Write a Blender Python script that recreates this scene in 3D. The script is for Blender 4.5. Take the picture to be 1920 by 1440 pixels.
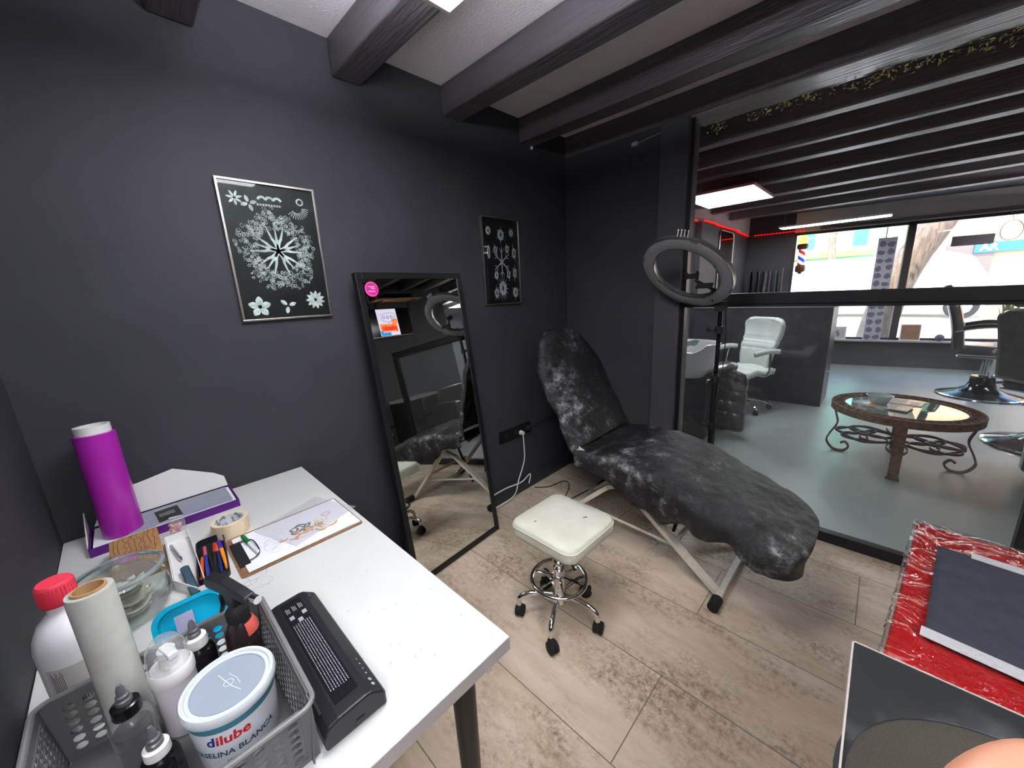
import bpy, bmesh, math, random
from math import sin, cos, pi, radians, atan2, sqrt
from mathutils import Vector, Matrix, noise
random.seed(7)
for o in list(bpy.data.objects): bpy.data.objects.remove(o)
S = bpy.context.scene
COL = S.collection
# ------------------------------------------------------------ camera
cam = bpy.data.objects.new('camera', bpy.data.cameras.new('camera')); COL.objects.link(cam)
S.camera = cam
YAW, PIT, ROL, FPX = -0.7785, 0.2343, 0.04835, 712.0
_f = Vector((sin(YAW)*cos(PIT), cos(YAW)*cos(PIT), -sin(PIT)))
_r = Vector((cos(YAW), -sin(YAW), 0)); _d = _f.cross(_r)
_r2 = cos(ROL)*_r + sin(ROL)*_d; _d2 = -sin(ROL)*_r + cos(ROL)*_d
CAMLOC = Vector((0, 0, 1.49))
cam.matrix_world = Matrix(((_r2.x, -_d2.x, -_f.x, CAMLOC.x), (_r2.y, -_d2.y, -_f.y, CAMLOC.y), (_r2.z, -_d2.z, -_f.z, CAMLOC.z), (0, 0, 0, 1)))
cam.data.sensor_width = 36; cam.data.lens = FPX/1920*36; cam.data.clip_start = 0.01; cam.data.clip_end = 200
# ------------------------------------------------------------ world, sun, exposure
W = bpy.data.worlds.new('world'); S.world = W; W.use_nodes = True
nt = W.node_tree; nt.nodes.clear()
sky = nt.nodes.new('ShaderNodeTexSky'); sky.sky_type = 'NISHITA'; sky.sun_elevation = radians(55); sky.sun_rotation = radians(200); sky.sun_disc = False
bg = nt.nodes.new('ShaderNodeBackground'); bg.inputs[1].default_value = 1.1
ow = nt.nodes.new('ShaderNodeOutputWorld')
nt.links.new(sky.outputs[0], bg.inputs[0]); nt.links.new(bg.outputs[0], ow.inputs[0])
sun = bpy.data.objects.new('sun', bpy.data.lights.new('sun', 'SUN')); COL.objects.link(sun)
sun.data.energy = 8.0; sun.data.angle = radians(0.5); sun.data.color = (1, .95, .86)
sun.rotation_euler = (radians(30), radians(12), radians(0)); sun.location = (0, 20, 10)
S.view_settings.view_transform = 'Standard'; S.view_settings.look = 'None'
S.view_settings.exposure = 0.85; S.view_settings.gamma = 1; S.view_settings.use_curve_mapping = False
PANEL = 13.5      # radiance of the LED ceiling panels

# ------------------------------------------------------------ helpers
def lin(c):
    out = []
    for v in c[:3]:
        v = v/255.0
        out.append(v/12.92 if v <= .04045 else ((v+.055)/1.055)**2.4)
    return (out[0], out[1], out[2], 1)
def mat(name, c, rough=.5, metal=0, c2=None, scale=8, detail=4, bump=0, bscale=None, spec=.5, emit=None, estr=0, trans=0, ior=1.45, coat=0, sheen=0, lo=.35, hi=.65, stretch=None, subs=0, alpha=1):
    m = bpy.data.materials.new(name); m.use_nodes = True
    n = m.node_tree.nodes; l = m.node_tree.links; p = n['Principled BSDF']
    p.inputs['Base Color'].default_value = lin(c); p.inputs['Roughness'].default_value = rough
    p.inputs['Metallic'].default_value = metal; p.inputs['Specular IOR Level'].default_value = spec
    p.inputs['Transmission Weight'].default_value = trans; p.inputs['IOR'].default_value = ior
    p.inputs['Coat Weight'].default_value = coat; p.inputs['Sheen Weight'].default_value = sheen
    p.inputs['Alpha'].default_value = alpha
    if subs: p.inputs['Subsurface Weight'].default_value = subs; p.inputs['Subsurface Radius'].default_value = (.01, .004, .002)
    if emit: p.inputs['Emission Color'].default_value = lin(emit); p.inputs['Emission Strength'].default_value = estr
    tc = None
    def coord():
        nonlocal tc
        if tc is None:
            t = n.new('ShaderNodeTexCoord'); tc = t.outputs['Object']
            if stretch:
                mp = n.new('ShaderNodeMapping'); mp.inputs['Scale'].default_value = stretch
                l.new(tc, mp.inputs[0]); tc = mp.outputs[0]
        return tc
    if c2 is not None:
        nz = n.new('ShaderNodeTexNoise'); nz.inputs['Scale'].default_value = scale; nz.inputs['Detail'].default_value = detail
        l.new(coord(), nz.inputs['Vector'])
        r = n.new('ShaderNodeValToRGB'); r.color_ramp.elements[0].position = lo; r.color_ramp.elements[1].position = hi
        r.color_ramp.elements[0].color = lin(c); r.color_ramp.elements[1].color = lin(c2)
        l.new(nz.outputs['Fac'], r.inputs[0]); l.new(r.outputs[0], p.inputs['Base Color'])
    if bump:
        nz = n.new('ShaderNodeTexNoise'); nz.inputs['Scale'].default_value = bscale or scale*3; nz.inputs['Detail'].default_value = 5
        l.new(coord(), nz.inputs['Vector'])
        b = n.new('ShaderNodeBump'); b.inputs['Strength'].default_value = bump; b.inputs['Distance'].default_value = .02
        l.new(nz.outputs['Fac'], b.inputs['Height']); l.new(b.outputs[0], p.inputs['Normal'])
    return m
def clear_mat(name, tint=(255, 255, 255), refl=1.0, rough=.02, ior=1.45, dust=0.0):
    m = bpy.data.materials.new(name); m.use_nodes = True
    n = m.node_tree.nodes; l = m.node_tree.links; n.clear()
    o = n.new('ShaderNodeOutputMaterial'); t = n.new('ShaderNodeBsdfTransparent'); t.inputs[0].default_value = lin(tint)
    g = n.new('ShaderNodeBsdfGlossy'); g.inputs['Roughness'].default_value = rough
    f = n.new('ShaderNodeFresnel'); f.inputs[0].default_value = ior
    mm = n.new('ShaderNodeMath'); mm.operation = 'MULTIPLY'; mm.inputs[1].default_value = refl
    mx = n.new('ShaderNodeMixShader'); gm_ = n.new('ShaderNodeNewGeometry')      # a pane reflects once, on its outer side
    fr = n.new('ShaderNodeMath'); fr.operation = 'SUBTRACT'; fr.inputs[0].default_value = 1; l.new(gm_.outputs['Backfacing'], fr.inputs[1])
    f2 = n.new('ShaderNodeMath'); f2.operation = 'MULTIPLY'; l.new(f.outputs[0], f2.inputs[0]); l.new(fr.outputs[0], f2.inputs[1])
    mm.use_clamp = True; l.new(f2.outputs[0], mm.inputs[0]); l.new(mm.outputs[0], mx.inputs[0])
    l.new(t.outputs[0], mx.inputs[1]); l.new(g.outputs[0], mx.inputs[2])
    last = mx
    if dust:
        d = n.new('ShaderNodeBsdfDiffuse'); d.inputs[0].default_value = (.8, .8, .8, 1)
        m2 = n.new('ShaderNodeMixShader'); m2.inputs[0].default_value = dust
        l.new(mx.outputs[0], m2.inputs[1]); l.new(d.outputs[0], m2.inputs[2]); last = m2
    l.new(last.outputs[0], o.inputs[0])
    return m
class MB:
    def __init__(s): s.v = []; s.f = []; s.m = Matrix()
    def at(s, x=0, y=0, z=0, rx=0, ry=0, rz=0):
        s.m = Matrix.Translation((x, y, z)) @ Matrix.Rotation(rz, 4, 'Z') @ Matrix.Rotation(ry, 4, 'Y') @ Matrix.Rotation(rx, 4, 'X'); return s
    def add(s, vs, fs):
        b = len(s.v); s.v += [tuple(s.m @ Vector(p)) for p in vs]; s.f += [tuple(i+b for i in f) for f in fs]; return s
    def box(s, x0, x1, y0, y1, z0, z1):
        return s.add([(x0, y0, z0), (x1, y0, z0), (x1, y1, z0), (x0, y1, z0), (x0, y0, z1), (x1, y0, z1), (x1, y1, z1), (x0, y1, z1)],
                     [(0, 3, 2, 1), (4, 5, 6, 7), (0, 1, 5, 4), (1, 2, 6, 5), (2, 3, 7, 6), (3, 0, 4, 7)])
    def bar(s, a, b, w, h, up=(0, 0, 1)):
        a = Vector(a); b = Vector(b); d = (b-a).normalized(); u = Vector(up)
        sd = d.cross(u)
        if sd.length < 1e-4: sd = d.cross(Vector((1, 0, 0)))
        sd.normalize(); u = sd.cross(d); vs = []
        for p in (a, b):
            for i, j in ((-1, -1), (1, -1), (1, 1), (-1, 1)): vs.append(p+sd*w/2*i+u*h/2*j)
        return s.add(vs, [(0, 1, 2, 3), (7, 6, 5, 4), (0, 4, 5, 1), (1, 5, 6, 2), (2, 6, 7, 3), (3, 7, 4, 0)])
    def tube(s, path, r, seg=10, closed=False, flat=None):
        P = [Vector(p) for p in path]; n = len(P); R = r if hasattr(r, '__len__') else [r]*n
        vs = []; fs = []; prev = None
        for i, p in enumerate(P):
            if closed: t = P[(i+1) % n]-P[i-1]
            else: t = P[min(i+1, n-1)]-P[max(i-1, 0)]
            t.normalize()
            if prev is None:
                a = Vector((0, 0, 1)) if abs(t.z) < .9 else Vector((1, 0, 0)); u = t.cross(a).normalized()
            else: u = (prev-t*prev.dot(t)).normalized()
            prev = u; w = t.cross(u)
            for k in range(seg):
                an = 2*pi*k/seg; fw = flat if flat else 1
                vs.append(p+u*cos(an)*R[i]+w*sin(an)*R[i]*fw)
        m = n if closed else n-1
        for i in range(m):
            for k in range(seg):
                a = i*seg+k; b = i*seg+(k+1) % seg; c = ((i+1) % n)*seg+(k+1) % seg; d = ((i+1) % n)*seg+k
                fs.append((a, b, c, d))
        if not closed: fs.append(tuple(range(seg-1, -1, -1))); fs.append(tuple((n-1)*seg+k for k in range(seg)))
        return s.add(vs, fs)
    def lathe(s, prof, seg=24, a0=0, a1=2*pi, sx=1, sy=1, caps=False):
        full = abs(a1-a0-2*pi) < 1e-6; n = seg if full else seg+1; vs = []; fs = []
        for i in range(n):
            a = a0+(a1-a0)*i/seg
            for r, z in prof: vs.append((r*cos(a)*sx, r*sin(a)*sy, z))
        k = len(prof)
        for i in range(seg):
            j = (i+1) % n
            for q in range(k-1): fs.append((i*k+q, j*k+q, j*k+q+1, i*k+q+1))
        if caps or full:
            if prof[0][0] > 1e-5 and caps: fs.append(tuple(i*k for i in range(n-1, -1, -1)))
            if prof[-1][0] > 1e-5 and caps: fs.append(tuple(i*k+k-1 for i in range(n)))
        return s.add(vs, fs)
    def cyl(s, r, z0, z1, seg=20, r2=None):
        return s.lathe([(r, z0), (r2 if r2 is not None else r, z1)], seg, caps=True)
    def prism(s, poly, z0, z1):
        n = len(poly); vs = [(x, y, z0) for x, y in poly]+[(x, y, z1) for x, y in poly]
        return s.add(vs, [tuple(range(n-1, -1, -1)), tuple(range(n, 2*n))]+[(i, (i+1) % n, n+(i+1) % n, n+i) for i in range(n)])
    def grid(s, fn, nu, nv, wrap=False):
        vs = [fn(i/nu, j/nv) for i in range(nu+1) for j in range(nv+1)]
        return s.add(vs, [(i*(nv+1)+j, (i+1)*(nv+1)+j, (i+1)*(nv+1)+j+1, i*(nv+1)+j+1) for i in range(nu) for j in range(nv)])
    def ball(s, rx, ry=None, rz=None, seg=14, rings=8):
        ry = ry or rx; rz = rz or rx
        return s.lathe([(max(rx*sin(pi*i/rings), 0 if 0 < i < rings else 1e-6), -rz*cos(pi*i/rings)) for i in range(rings+1)], seg, sy=ry/rx)
    def mesh(s, me, fn=None):
        return s.add([fn(v.co) if fn else v.co for v in me.vertices], [tuple(p.vertices) for p in me.polygons])
    def ribbon(s, pts, w, z0=0, th=.0004):     # flat stroke in the XY plane
        n = len(pts); vs = []
        for i, (x, y) in enumerate(pts):
            a = pts[max(i-1, 0)]; b = pts[min(i+1, n-1)]; dx, dy = b[0]-a[0], b[1]-a[1]; L = sqrt(dx*dx+dy*dy) or 1
            ww = w[i] if hasattr(w, '__len__') else w
            ox, oy = -dy/L*ww/2, dx/L*ww/2
            vs += [(x-ox, y-oy, z0), (x+ox, y+oy, z0), (x-ox*.6, y-oy*.6, z0+th), (x+ox*.6, y+oy*.6, z0+th)]
        fs = []
        for i in range(n-1):
            a = 4*i; b = a+4
            fs += [(a+2, b+2, b+3, a+3), (a, b, b+2, a+2), (a+1, a+3, b+3, b+1)]
        return s.add(vs, fs)
    def build(s, name, m, parent=None, smooth=0, bevel=0, sub=0, solid=0, loc=None, rot=None, label=None, segs=2):
        me = bpy.data.meshes.new(name); me.from_pydata(s.v, [], s.f); me.update()
        bm = bmesh.new(); bm.from_mesh(me); bmesh.ops.recalc_face_normals(bm, faces=bm.faces); bm.to_mesh(me); bm.free()
        if smooth:
            me.shade_smooth()
            me.set_sharp_from_angle(angle=radians(smooth if smooth > 1 else 40))
        me.materials.append(m)
        o = bpy.data.objects.new(name, me); COL.objects.link(o)
        if parent: o.parent = parent
        if loc: o.location = loc
        if rot: o.rotation_euler = rot
        if solid: md = o.modifiers.new('solid', 'SOLIDIFY'); md.thickness = solid; md.offset = -1
        if bevel: md = o.modifiers.new('bevel', 'BEVEL'); md.width = bevel; md.segments = segs; md.limit_method = 'ANGLE'; md.angle_limit = radians(35)
        if sub: md = o.modifiers.new('sub', 'SUBSURF'); md.levels = sub; md.render_levels = sub
        if label: o['label'] = label
        return o
def tag(o, label=None, cat=None, group=None, kind=None):
    if label: o['label'] = label
    if cat: o['category'] = cat
    if group: o['group'] = group
    if kind: o['kind'] = kind
    return o
def thing(name, label, cat, loc=(0, 0, 0), rz=0, group=None, rx=0, ry=0):
    o = bpy.data.objects.new(name, None); COL.objects.link(o); o.empty_display_size = .1
    o.location = loc; o.rotation_euler = (rx, ry, rz)
    return tag(o, label, cat, group)
def struct(mb, name, m, **k):
    o = mb.build(name, m, **k); o['kind'] = 'structure'; return o
def kids(o): return [c for c in bpy.data.objects if c.parent == o]
def copy_tree(o, parent=None):
    c = o.copy(); COL.objects.link(c)
    if parent: c.parent = parent
    for k in kids(o): copy_tree(k, c)
    return c
def text_mesh(t, size, bold=0, ext=0):
    cu = bpy.data.curves.new('txt', 'FONT'); cu.body = t; cu.size = size; cu.offset = bold; cu.extrude = ext; cu.align_x = 'CENTER'; cu.align_y = 'CENTER'; cu.resolution_u = 2
    ob = bpy.data.objects.new('txt', cu); COL.objects.link(ob)
    me = bpy.data.meshes.new_from_object(ob)
    bpy.data.objects.remove(ob); return me
def arc(cx, cy, r, a0, a1, n=10): return [(cx+r*cos(a0+(a1-a0)*i/n), cy+r*sin(a0+(a1-a0)*i/n)) for i in range(n+1)]
def rrect(x0, x1, y0, y1, r, n=5):
    return arc(x1-r, y1-r, r, 0, pi/2, n)+arc(x0+r, y1-r, r, pi/2, pi, n)+arc(x0+r, y0+r, r, pi, 1.5*pi, n)+arc(x1-r, y0+r, r, 1.5*pi, 2*pi, n)
def smooth_path(pts, k=6):
    P = [Vector(p) for p in pts]; out = []
    for i in range(len(P)-1):
        p0 = P[max(i-1, 0)]; p1 = P[i]; p2 = P[i+1]; p3 = P[min(i+2, len(P)-1)]
        for j in range(k):
            t = j/k; out.append(.5*((2*p1)+(-p0+p2)*t+(2*p0-5*p1+4*p2-p3)*t*t+(-p0+3*p1-3*p2+p3)*t*t*t))
    out.append(P[-1]); return out
# ------------------------------------------------------------ materials
def ramp(n, l, fac, els):
    r = n.new('ShaderNodeValToRGB'); cr = r.color_ramp
    while len(cr.elements) < len(els): cr.elements.new(.5)
    for e, (p, c) in zip(cr.elements, els): e.position = p; e.color = c if len(c) == 4 else lin(c)
    l.new(fac, r.inputs[0]); return r.outputs[0]
def tile_mat():
    m = bpy.data.materials.new('wood look stone tile'); m.use_nodes = True
    n = m.node_tree.nodes; l = m.node_tree.links; p = n['Principled BSDF']
    tc = n.new('ShaderNodeTexCoord'); mp = n.new('ShaderNodeMapping'); mp.inputs['Location'].default_value = (1.10, -.44+.394, 0)
    l.new(tc.outputs['Object'], mp.inputs[0])
    br = n.new('ShaderNodeTexBrick'); br.offset = .45; br.inputs['Scale'].default_value = 1; br.inputs['Brick Width'].default_value = 1.18; br.inputs['Row Height'].default_value = .3895
    br.inputs['Mortar Size'].default_value = .0022; br.inputs['Mortar Smooth'].default_value = .1; br.inputs['Bias'].default_value = 0
    br.inputs['Color1'].default_value = (0, 0, 0, 1); br.inputs['Color2'].default_value = (1, 1, 1, 1); br.inputs['Mortar'].default_value = (.5, .5, .5, 1)
    l.new(mp.outputs[0], br.inputs['Vector'])
    def nz(sc, det=5, st=(1, 1, 1), rough=.55, off=(0, 0, 0)):
        q = n.new('ShaderNodeMapping'); q.inputs['Scale'].default_value = st; q.inputs['Location'].default_value = off; l.new(tc.outputs['Object'], q.inputs[0])
        z = n.new('ShaderNodeTexNoise'); z.inputs['Scale'].default_value = sc; z.inputs['Detail'].default_value = det; z.inputs['Roughness'].default_value = rough
        l.new(q.outputs[0], z.inputs['Vector']); return z.outputs['Fac']
    def mixc(fac, a, b, mode='MIX'):
        x = n.new('ShaderNodeMix'); x.data_type = 'RGBA'; x.blend_type = mode
        for s_, v in ((0, fac), (6, a), (7, b)):
            if isinstance(v, tuple): x.inputs[s_].default_value = v
            elif isinstance(v, float): x.inputs[s_].default_value = v
            else: l.new(v, x.inputs[s_])
        return x.outputs[2]
    base = ramp(n, l, nz(5, 8, (.5, 2.0, 1), .65), [(.3, (186, 164, 139)), (.5, (202, 183, 160)), (.7, (214, 198, 177))])
    tone = mixc(.10, base, br.outputs['Color'], 'SOFT_LIGHT')
    # brown worn stains with a shape of their own
    st = ramp(n, l, nz(2.4, 7, (.7, 1.3, 1), .72, (3.3, 1.2, 0)), [(.46, (0, 0, 0, 1)), (.62, (1, 1, 1, 1))])
    sp = ramp(n, l, nz(42, 6, (1, 1, 1), .8), [(.40, (0, 0, 0, 1)), (.62, (1, 1, 1, 1))])
    mm = n.new('ShaderNodeMath'); mm.operation = 'MULTIPLY'; l.new(st, mm.inputs[0]); l.new(sp, mm.inputs[1])
    m2 = n.new('ShaderNodeMath'); m2.operation = 'MULTIPLY'; l.new(mm.outputs[0], m2.inputs[0]); m2.inputs[1].default_value = .95
    c2 = mixc(m2.outputs[0], tone, lin((118, 98, 74)))
    fine = ramp(n, l, nz(16, 4, (.6, 6, 1), .7, (0, 7, 0)), [(.62, (0, 0, 0, 1)), (.72, (.5, .5, .5, 1))])
    c3 = mixc(fine, c2, lin((140, 126, 108)))
    c4 = mixc(br.outputs['Fac'], c3, lin((120, 108, 92)))
    l.new(c4, p.inputs['Base Color']); p.inputs['Roughness'].default_value = .45; p.inputs['Specular IOR Level'].default_value = .4
    b = n.new('ShaderNodeBump'); b.inputs['Strength'].default_value = .25; b.inputs['Distance'].default_value = .01
    l.new(nz(60, 4), b.inputs['Height']); l.new(b.outputs[0], p.inputs['Normal'])
    return m
def marks_mat(name, base, mark, rough, scale, lo, hi, spec=.5):
    return mat(name, base, rough, c2=mark, scale=scale, lo=lo, hi=hi, detail=6, spec=spec)
M = dict(
 wall=mat('charcoal wall paint', (55, 55, 61), .62, c2=(60, 60, 66), scale=3, bump=.05, bscale=90, spec=.35),
 fwall=mat('dark grey salon wall paint', (66, 64, 69), .6, c2=(72, 70, 75), scale=3, bump=.1, bscale=60),
 rwall=mat('mid grey wall paint', (82, 80, 83), .6, c2=(88, 86, 88), scale=3),
 plaster=mat('pale grey ceiling plaster', (222, 217, 222), .85, c2=(228, 223, 227), scale=4, bump=.3, bscale=90),
 darkplaster=mat('dark ceiling plaster', (70, 67, 72), .7, c2=(80, 76, 80), scale=4, bump=.2, bscale=60),
 beam=mat('black painted timber', (72, 69, 74), .4, c2=(90, 86, 90), scale=3, bump=.35, bscale=24, stretch=(.25, 3, 3), spec=.6),
 headerboard=mat('glossy dark painted board', (118, 110, 108), .32, bump=.3, bscale=30, stretch=(.2, 3, 3), spec=.8),
 farbeam=mat('dark brown painted timber', (116, 104, 108), .42, c2=(130, 118, 120), scale=3, bump=.3, bscale=24, stretch=(.25, 3, 3), spec=.5),
 beige=mat('beige plaster over the window', (196, 184, 180), .8, c2=(204, 192, 188), scale=5),
 tile=tile_mat(),
 concrete=mat('polished grey concrete', (132, 138, 135), .36, c2=(144, 150, 146), scale=2.2, detail=7, bump=.05, bscale=12, spec=.5, lo=.3, hi=.72),
 black=mat('black satin frame', (22, 22, 24), .38),
 blackmatte=mat('black matte', (26, 26, 28), .7),
 blackgloss=mat('black glossy plastic', (18, 18, 20), .14, spec=.6),
 blackplastic=mat('black plastic', (30, 30, 33), .4, bump=.1, bscale=300),
 rubber=mat('black rubber', (24, 24, 24), .75),
 deskw=mat('white desk laminate', (208, 209, 204), .32, c2=(202, 203, 199), scale=4, spec=.4),
 deskedge=mat('grey desk edge band', (180, 174, 170), .4),
 white=mat('white plastic', (228, 227, 224), .35),
 offwhite=mat('off white leatherette', (222, 221, 203), .38, c2=(214, 212, 192), scale=12, bump=.12, bscale=160, spec=.45),
 cream=mat('cream painted steel', (206, 198, 178), .4, c2=(188, 178, 156), scale=22, lo=.5, hi=.75),
 chrome=mat('chrome', (215, 215, 215), .09, 1),
 alu=mat('brushed silver', (190, 184, 172), .3, 1, bump=.05, bscale=200),
 mirror=mat('mirror glass', (222, 224, 222), .008, 1),
 glass=clear_mat('clear glass', (250, 253, 252), .9, .0, 1.45),
 shopglass=clear_mat('dusty partition glass', (252, 254, 254), 1.0, .02, 1.5, dust=.02),
 paneglass=clear_mat('shop window glass', (252, 254, 254), .8, .0, 1.45),
 film=clear_mat('clear stretch film', (250, 250, 250), 2.5, .1, 1.5, dust=.16),
 purple=mat('purple foil', (164, 30, 160), .26, c2=(176, 44, 170), scale=3, coat=.5),
 purplecard=mat('purple card', (84, 18, 112), .5),
 kraft=mat('kraft cardboard', (176, 132, 84), .8, c2=(166, 122, 76), scale=30),
 ink=mat('black print', (28, 26, 26), .6),
 red=mat('red lacquer', (172, 8, 14), .2, coat=.6),
 redcap=mat('red plastic cap', (232, 62, 84), .4),
 turq=mat('turquoise plastic', (10, 172, 205), .3, spec=.5),
 greybasket=mat('grey plastic basket', (98, 98, 98), .45),
 tape=mat('cream masking tape', (226, 206, 172), .7),
 core=mat('printed cardboard core', (205, 208, 210), .6, c2=(120, 128, 140), scale=60, lo=.55, hi=.6),
 brownboard=mat('brown hardboard', (140, 104, 74), .6, c2=(124, 90, 62), scale=60),
 paper=mat('white paper', (232, 233, 236), .75),
 greypad=mat('grey writing surface', (140, 144, 156), .55, c2=(146, 150, 162), scale=40),
 rust=mat('rusty wrought iron', (84, 58, 42), .75, .2, c2=(120, 84, 58), scale=30, bump=.5, bscale=80),
 iron=mat('dark wrought iron', (52, 42, 36), .5, .3, c2=(70, 56, 46), scale=30),
 leather=mat('black tufted leather', (58, 53, 50), .28, c2=(72, 66, 62), scale=20, bump=.15, bscale=80, spec=.8, coat=.4),
 led=mat('lit panel diffuser', (255, 255, 255), .5, emit=(245, 248, 255), estr=PANEL),
 led_up=mat('soft upward diffuser', (255, 255, 255), .5, emit=(245, 246, 255), estr=24.0),  # added glow for the panel backs, brightens ceiling and beams
 redled=mat('red glowing LED', (255, 20, 10), .5, emit=(255, 22, 14), estr=1.0),
 sink=mat('black composite sink', (40, 42, 43), .42, c2=(84, 86, 86), lo=.58, hi=.8, scale=9, bump=.06, bscale=260),
 sinkrim=mat('pale sink edge', (176, 168, 158), .5),
 basin=mat('worn sink basin', (96, 89, 80), .45, c2=(84, 78, 70), scale=4, bump=.15, bscale=200),
 skin=mat('skin', (192, 134, 104), .55, c2=(182, 122, 92), scale=30, subs=.15),
 shelfwood=mat('pine shelf', (196, 158, 110), .55, c2=(180, 140, 92), scale=6, stretch=(8, 1, 8)),
 leaf=mat('artificial leaf', (160, 166, 90), .4, c2=(214, 190, 120), scale=20),
 blackpad=mat('black absorbent paper', (44, 46, 56), .8, c2=(50, 52, 62), scale=30, bump=.2, bscale=60),
)
# ============================================================ THE SETTING
XW, YP, ZC, XR, YB = -1.89, 2.605, 2.60, 1.60, -.27
struct(MB().box(XW, XR, -1.8, YP, -.05, 0), 'floor', M['tile'])
struct(MB().prism([(-2.0, YP), (XR, YP), (XR, 4.6), (3.4, 4.6), (3.4, 9.478), (-2.0, 8.42)], -.05, 0), 'floor.001', M['concrete'])
struct(MB().box(XW-.15, XW, YB-.15, YP+.115, 0, ZC), 'wall_left', M['wall'])
struct(MB().box(XW, -.45, YB-.12, YB, 0, ZC), 'wall_near_left', M['wall'])
struct(MB().box(-.57, -.45, -1.8, YB-.12, 0, ZC), 'wall_near_recess', M['wall'])
struct(MB().box(-.57, XR+.15, -1.95, -1.8, 0, ZC), 'wall_behind', M['wall'])
struct(MB().box(XR, XR+.15, -1.8, 4.6, 0, ZC), 'wall_right', M['rwall'])
struct(MB().box(XR+.15, 3.4, 4.48, 4.6, 0, ZC), 'wall_far_jog', M['fwall'])
struct(MB().box(3.4, 3.55, 4.48, 9.6, 0, ZC), 'wall_far_right', M['fwall'])
struct(MB().box(-2.15, -2.0, YP+.115, 8.6, 0, ZC), 'wall_far_left', M['fwall'])
struct(MB().box(XW, -1.144, YP, YP+.115, 0, 2.46).box(XW-.11, XW, YP+.0, YP+.115, 0, 0.01), 'wall_partition', M['wall'])
struct(MB().box(-1.144, -.975, YP-.03, YP+.16, 0, 2.46), 'wall_pilaster', M['fwall'], bevel=.004)
# far left wall relief: two shallow wall piers
struct(MB().box(-2.0, -1.93, 5.75, 6.35, 0, 2.30), 'trim_1', M['fwall'])
struct(MB().box(-2.0, -1.96, 6.35, 7.55, 0, 2.30), 'trim_2', M['fwall'])
# ceilings
struct(MB().box(XW-.15, XR+.15, -1.95, YP+.1, ZC, ZC+.1), 'ceiling', M['plaster'])
struct(MB().box(-2.15, 3.55, YP+.1, 9.7, ZC, ZC+.1), 'ceiling.001', M['darkplaster'])
tn = 3
def wob(x0, x1, y0, y1, z0, z1, sd):      # a slightly irregular hand-hewn beam
    mb = MB(); n = 24; rnd = random.Random(sd)
    vs = []
    for i in range(n+1):
        x = x0+(x1-x0)*i/n; a = [.004*noise.noise(Vector((x*1.7, sd*3.1+k*7, 0))) for k in range(4)]
        vs += [(x, y0, z1), (x, y0+a[0], z0+a[1]), (x, y1+a[2], z0+a[3]), (x, y1, z1)]
    fs = [(0, 1, 2, 3), (4*n+3, 4*n+2, 4*n+1, 4*n)]
    for i in range(n):
        for k in range(4): fs.append((4*i+k, 4*i+(k+1) % 4, 4*i+4+(k+1) % 4, 4*i+4+k))
    return mb.add(vs, fs)
for y in (-1.54, -.94, -.335, .27, .875, 1.472, 2.09):
    struct(wob(XW, XR, y, y+.13, ZC-.145, ZC, y), 'trim_%d' % tn, M['beam'], bevel=.008); tn += 1
for r0, r1 in ((3.33, 3.43), (3.885, 3.96), (4.30, 4.43), (5.02, 5.14), (5.76, 5.92), (6.43, 6.57), (7.34, 7.50)):
    z = .97
    struct(wob(-2.0, XR if r0*z < 4.5 else 3.4, r0*z, r1*z, ZC-.14, ZC, r0), 'trim_%d' % tn, M['farbeam'], bevel=.006); tn += 1
struct(wob(-1.89, XR, YP, YP+.215, 2.46, ZC, 5), 'trim_%d' % tn, M['beam']); tn += 1
struct(MB().box(-.975, XR, YP+.002, YP+.105, 2.452, 2.46).box(-.975, XR, YP+.108, YP+.213, 2.452, 2.46), 'trim_%d' % tn, M['headerboard']); tn += 1
struct(MB().box(-.975, -.955, YP+.02, YP+.07, 1.43, 2.452), 'trim_%d' % tn, M['black']); tn += 1
# thick pale crossbeam end near the street
struct(MB().bar((1.15, 6.3, 2.37), (1.55, 8.4, 2.37), .16, .16), 'trim_%d' % tn, mat('pale worn timber', (150, 132, 118), .6, c2=(120, 104, 92), scale=9), bevel=.01); tn += 1
# glazed partition : frame and lower pane
fr = thing('partition_frame', 'black framed glass partition screen with a mid rail behind the treatment bed', 'partition', (0, YP, 0)); 
MB().box(-.975, .62, 0, .05, 0, .062).build('bottom_rail', M['black'], fr, bevel=.003)
MB().box(-.975, .62, 0, .05, 1.362, 1.425).build('mid_rail', M['black'], fr, bevel=.003)
MB().box(-.975, -.95, 0, .05, .062, 1.362).build('stile', M['black'], fr, bevel=.003)
MB().box(.55, .62, 0, .05, .062, 1.362).build('stile', M['black'], fr, bevel=.003)
MB().box(-.95, .55, .022, .028, .062, 1.362).build('glass_pane', M['shopglass'], fr)
MB().box(-.95, .55, .010, .021, 1.345, 1.362).build('glazing_bead', M['blackmatte'], fr)
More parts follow.
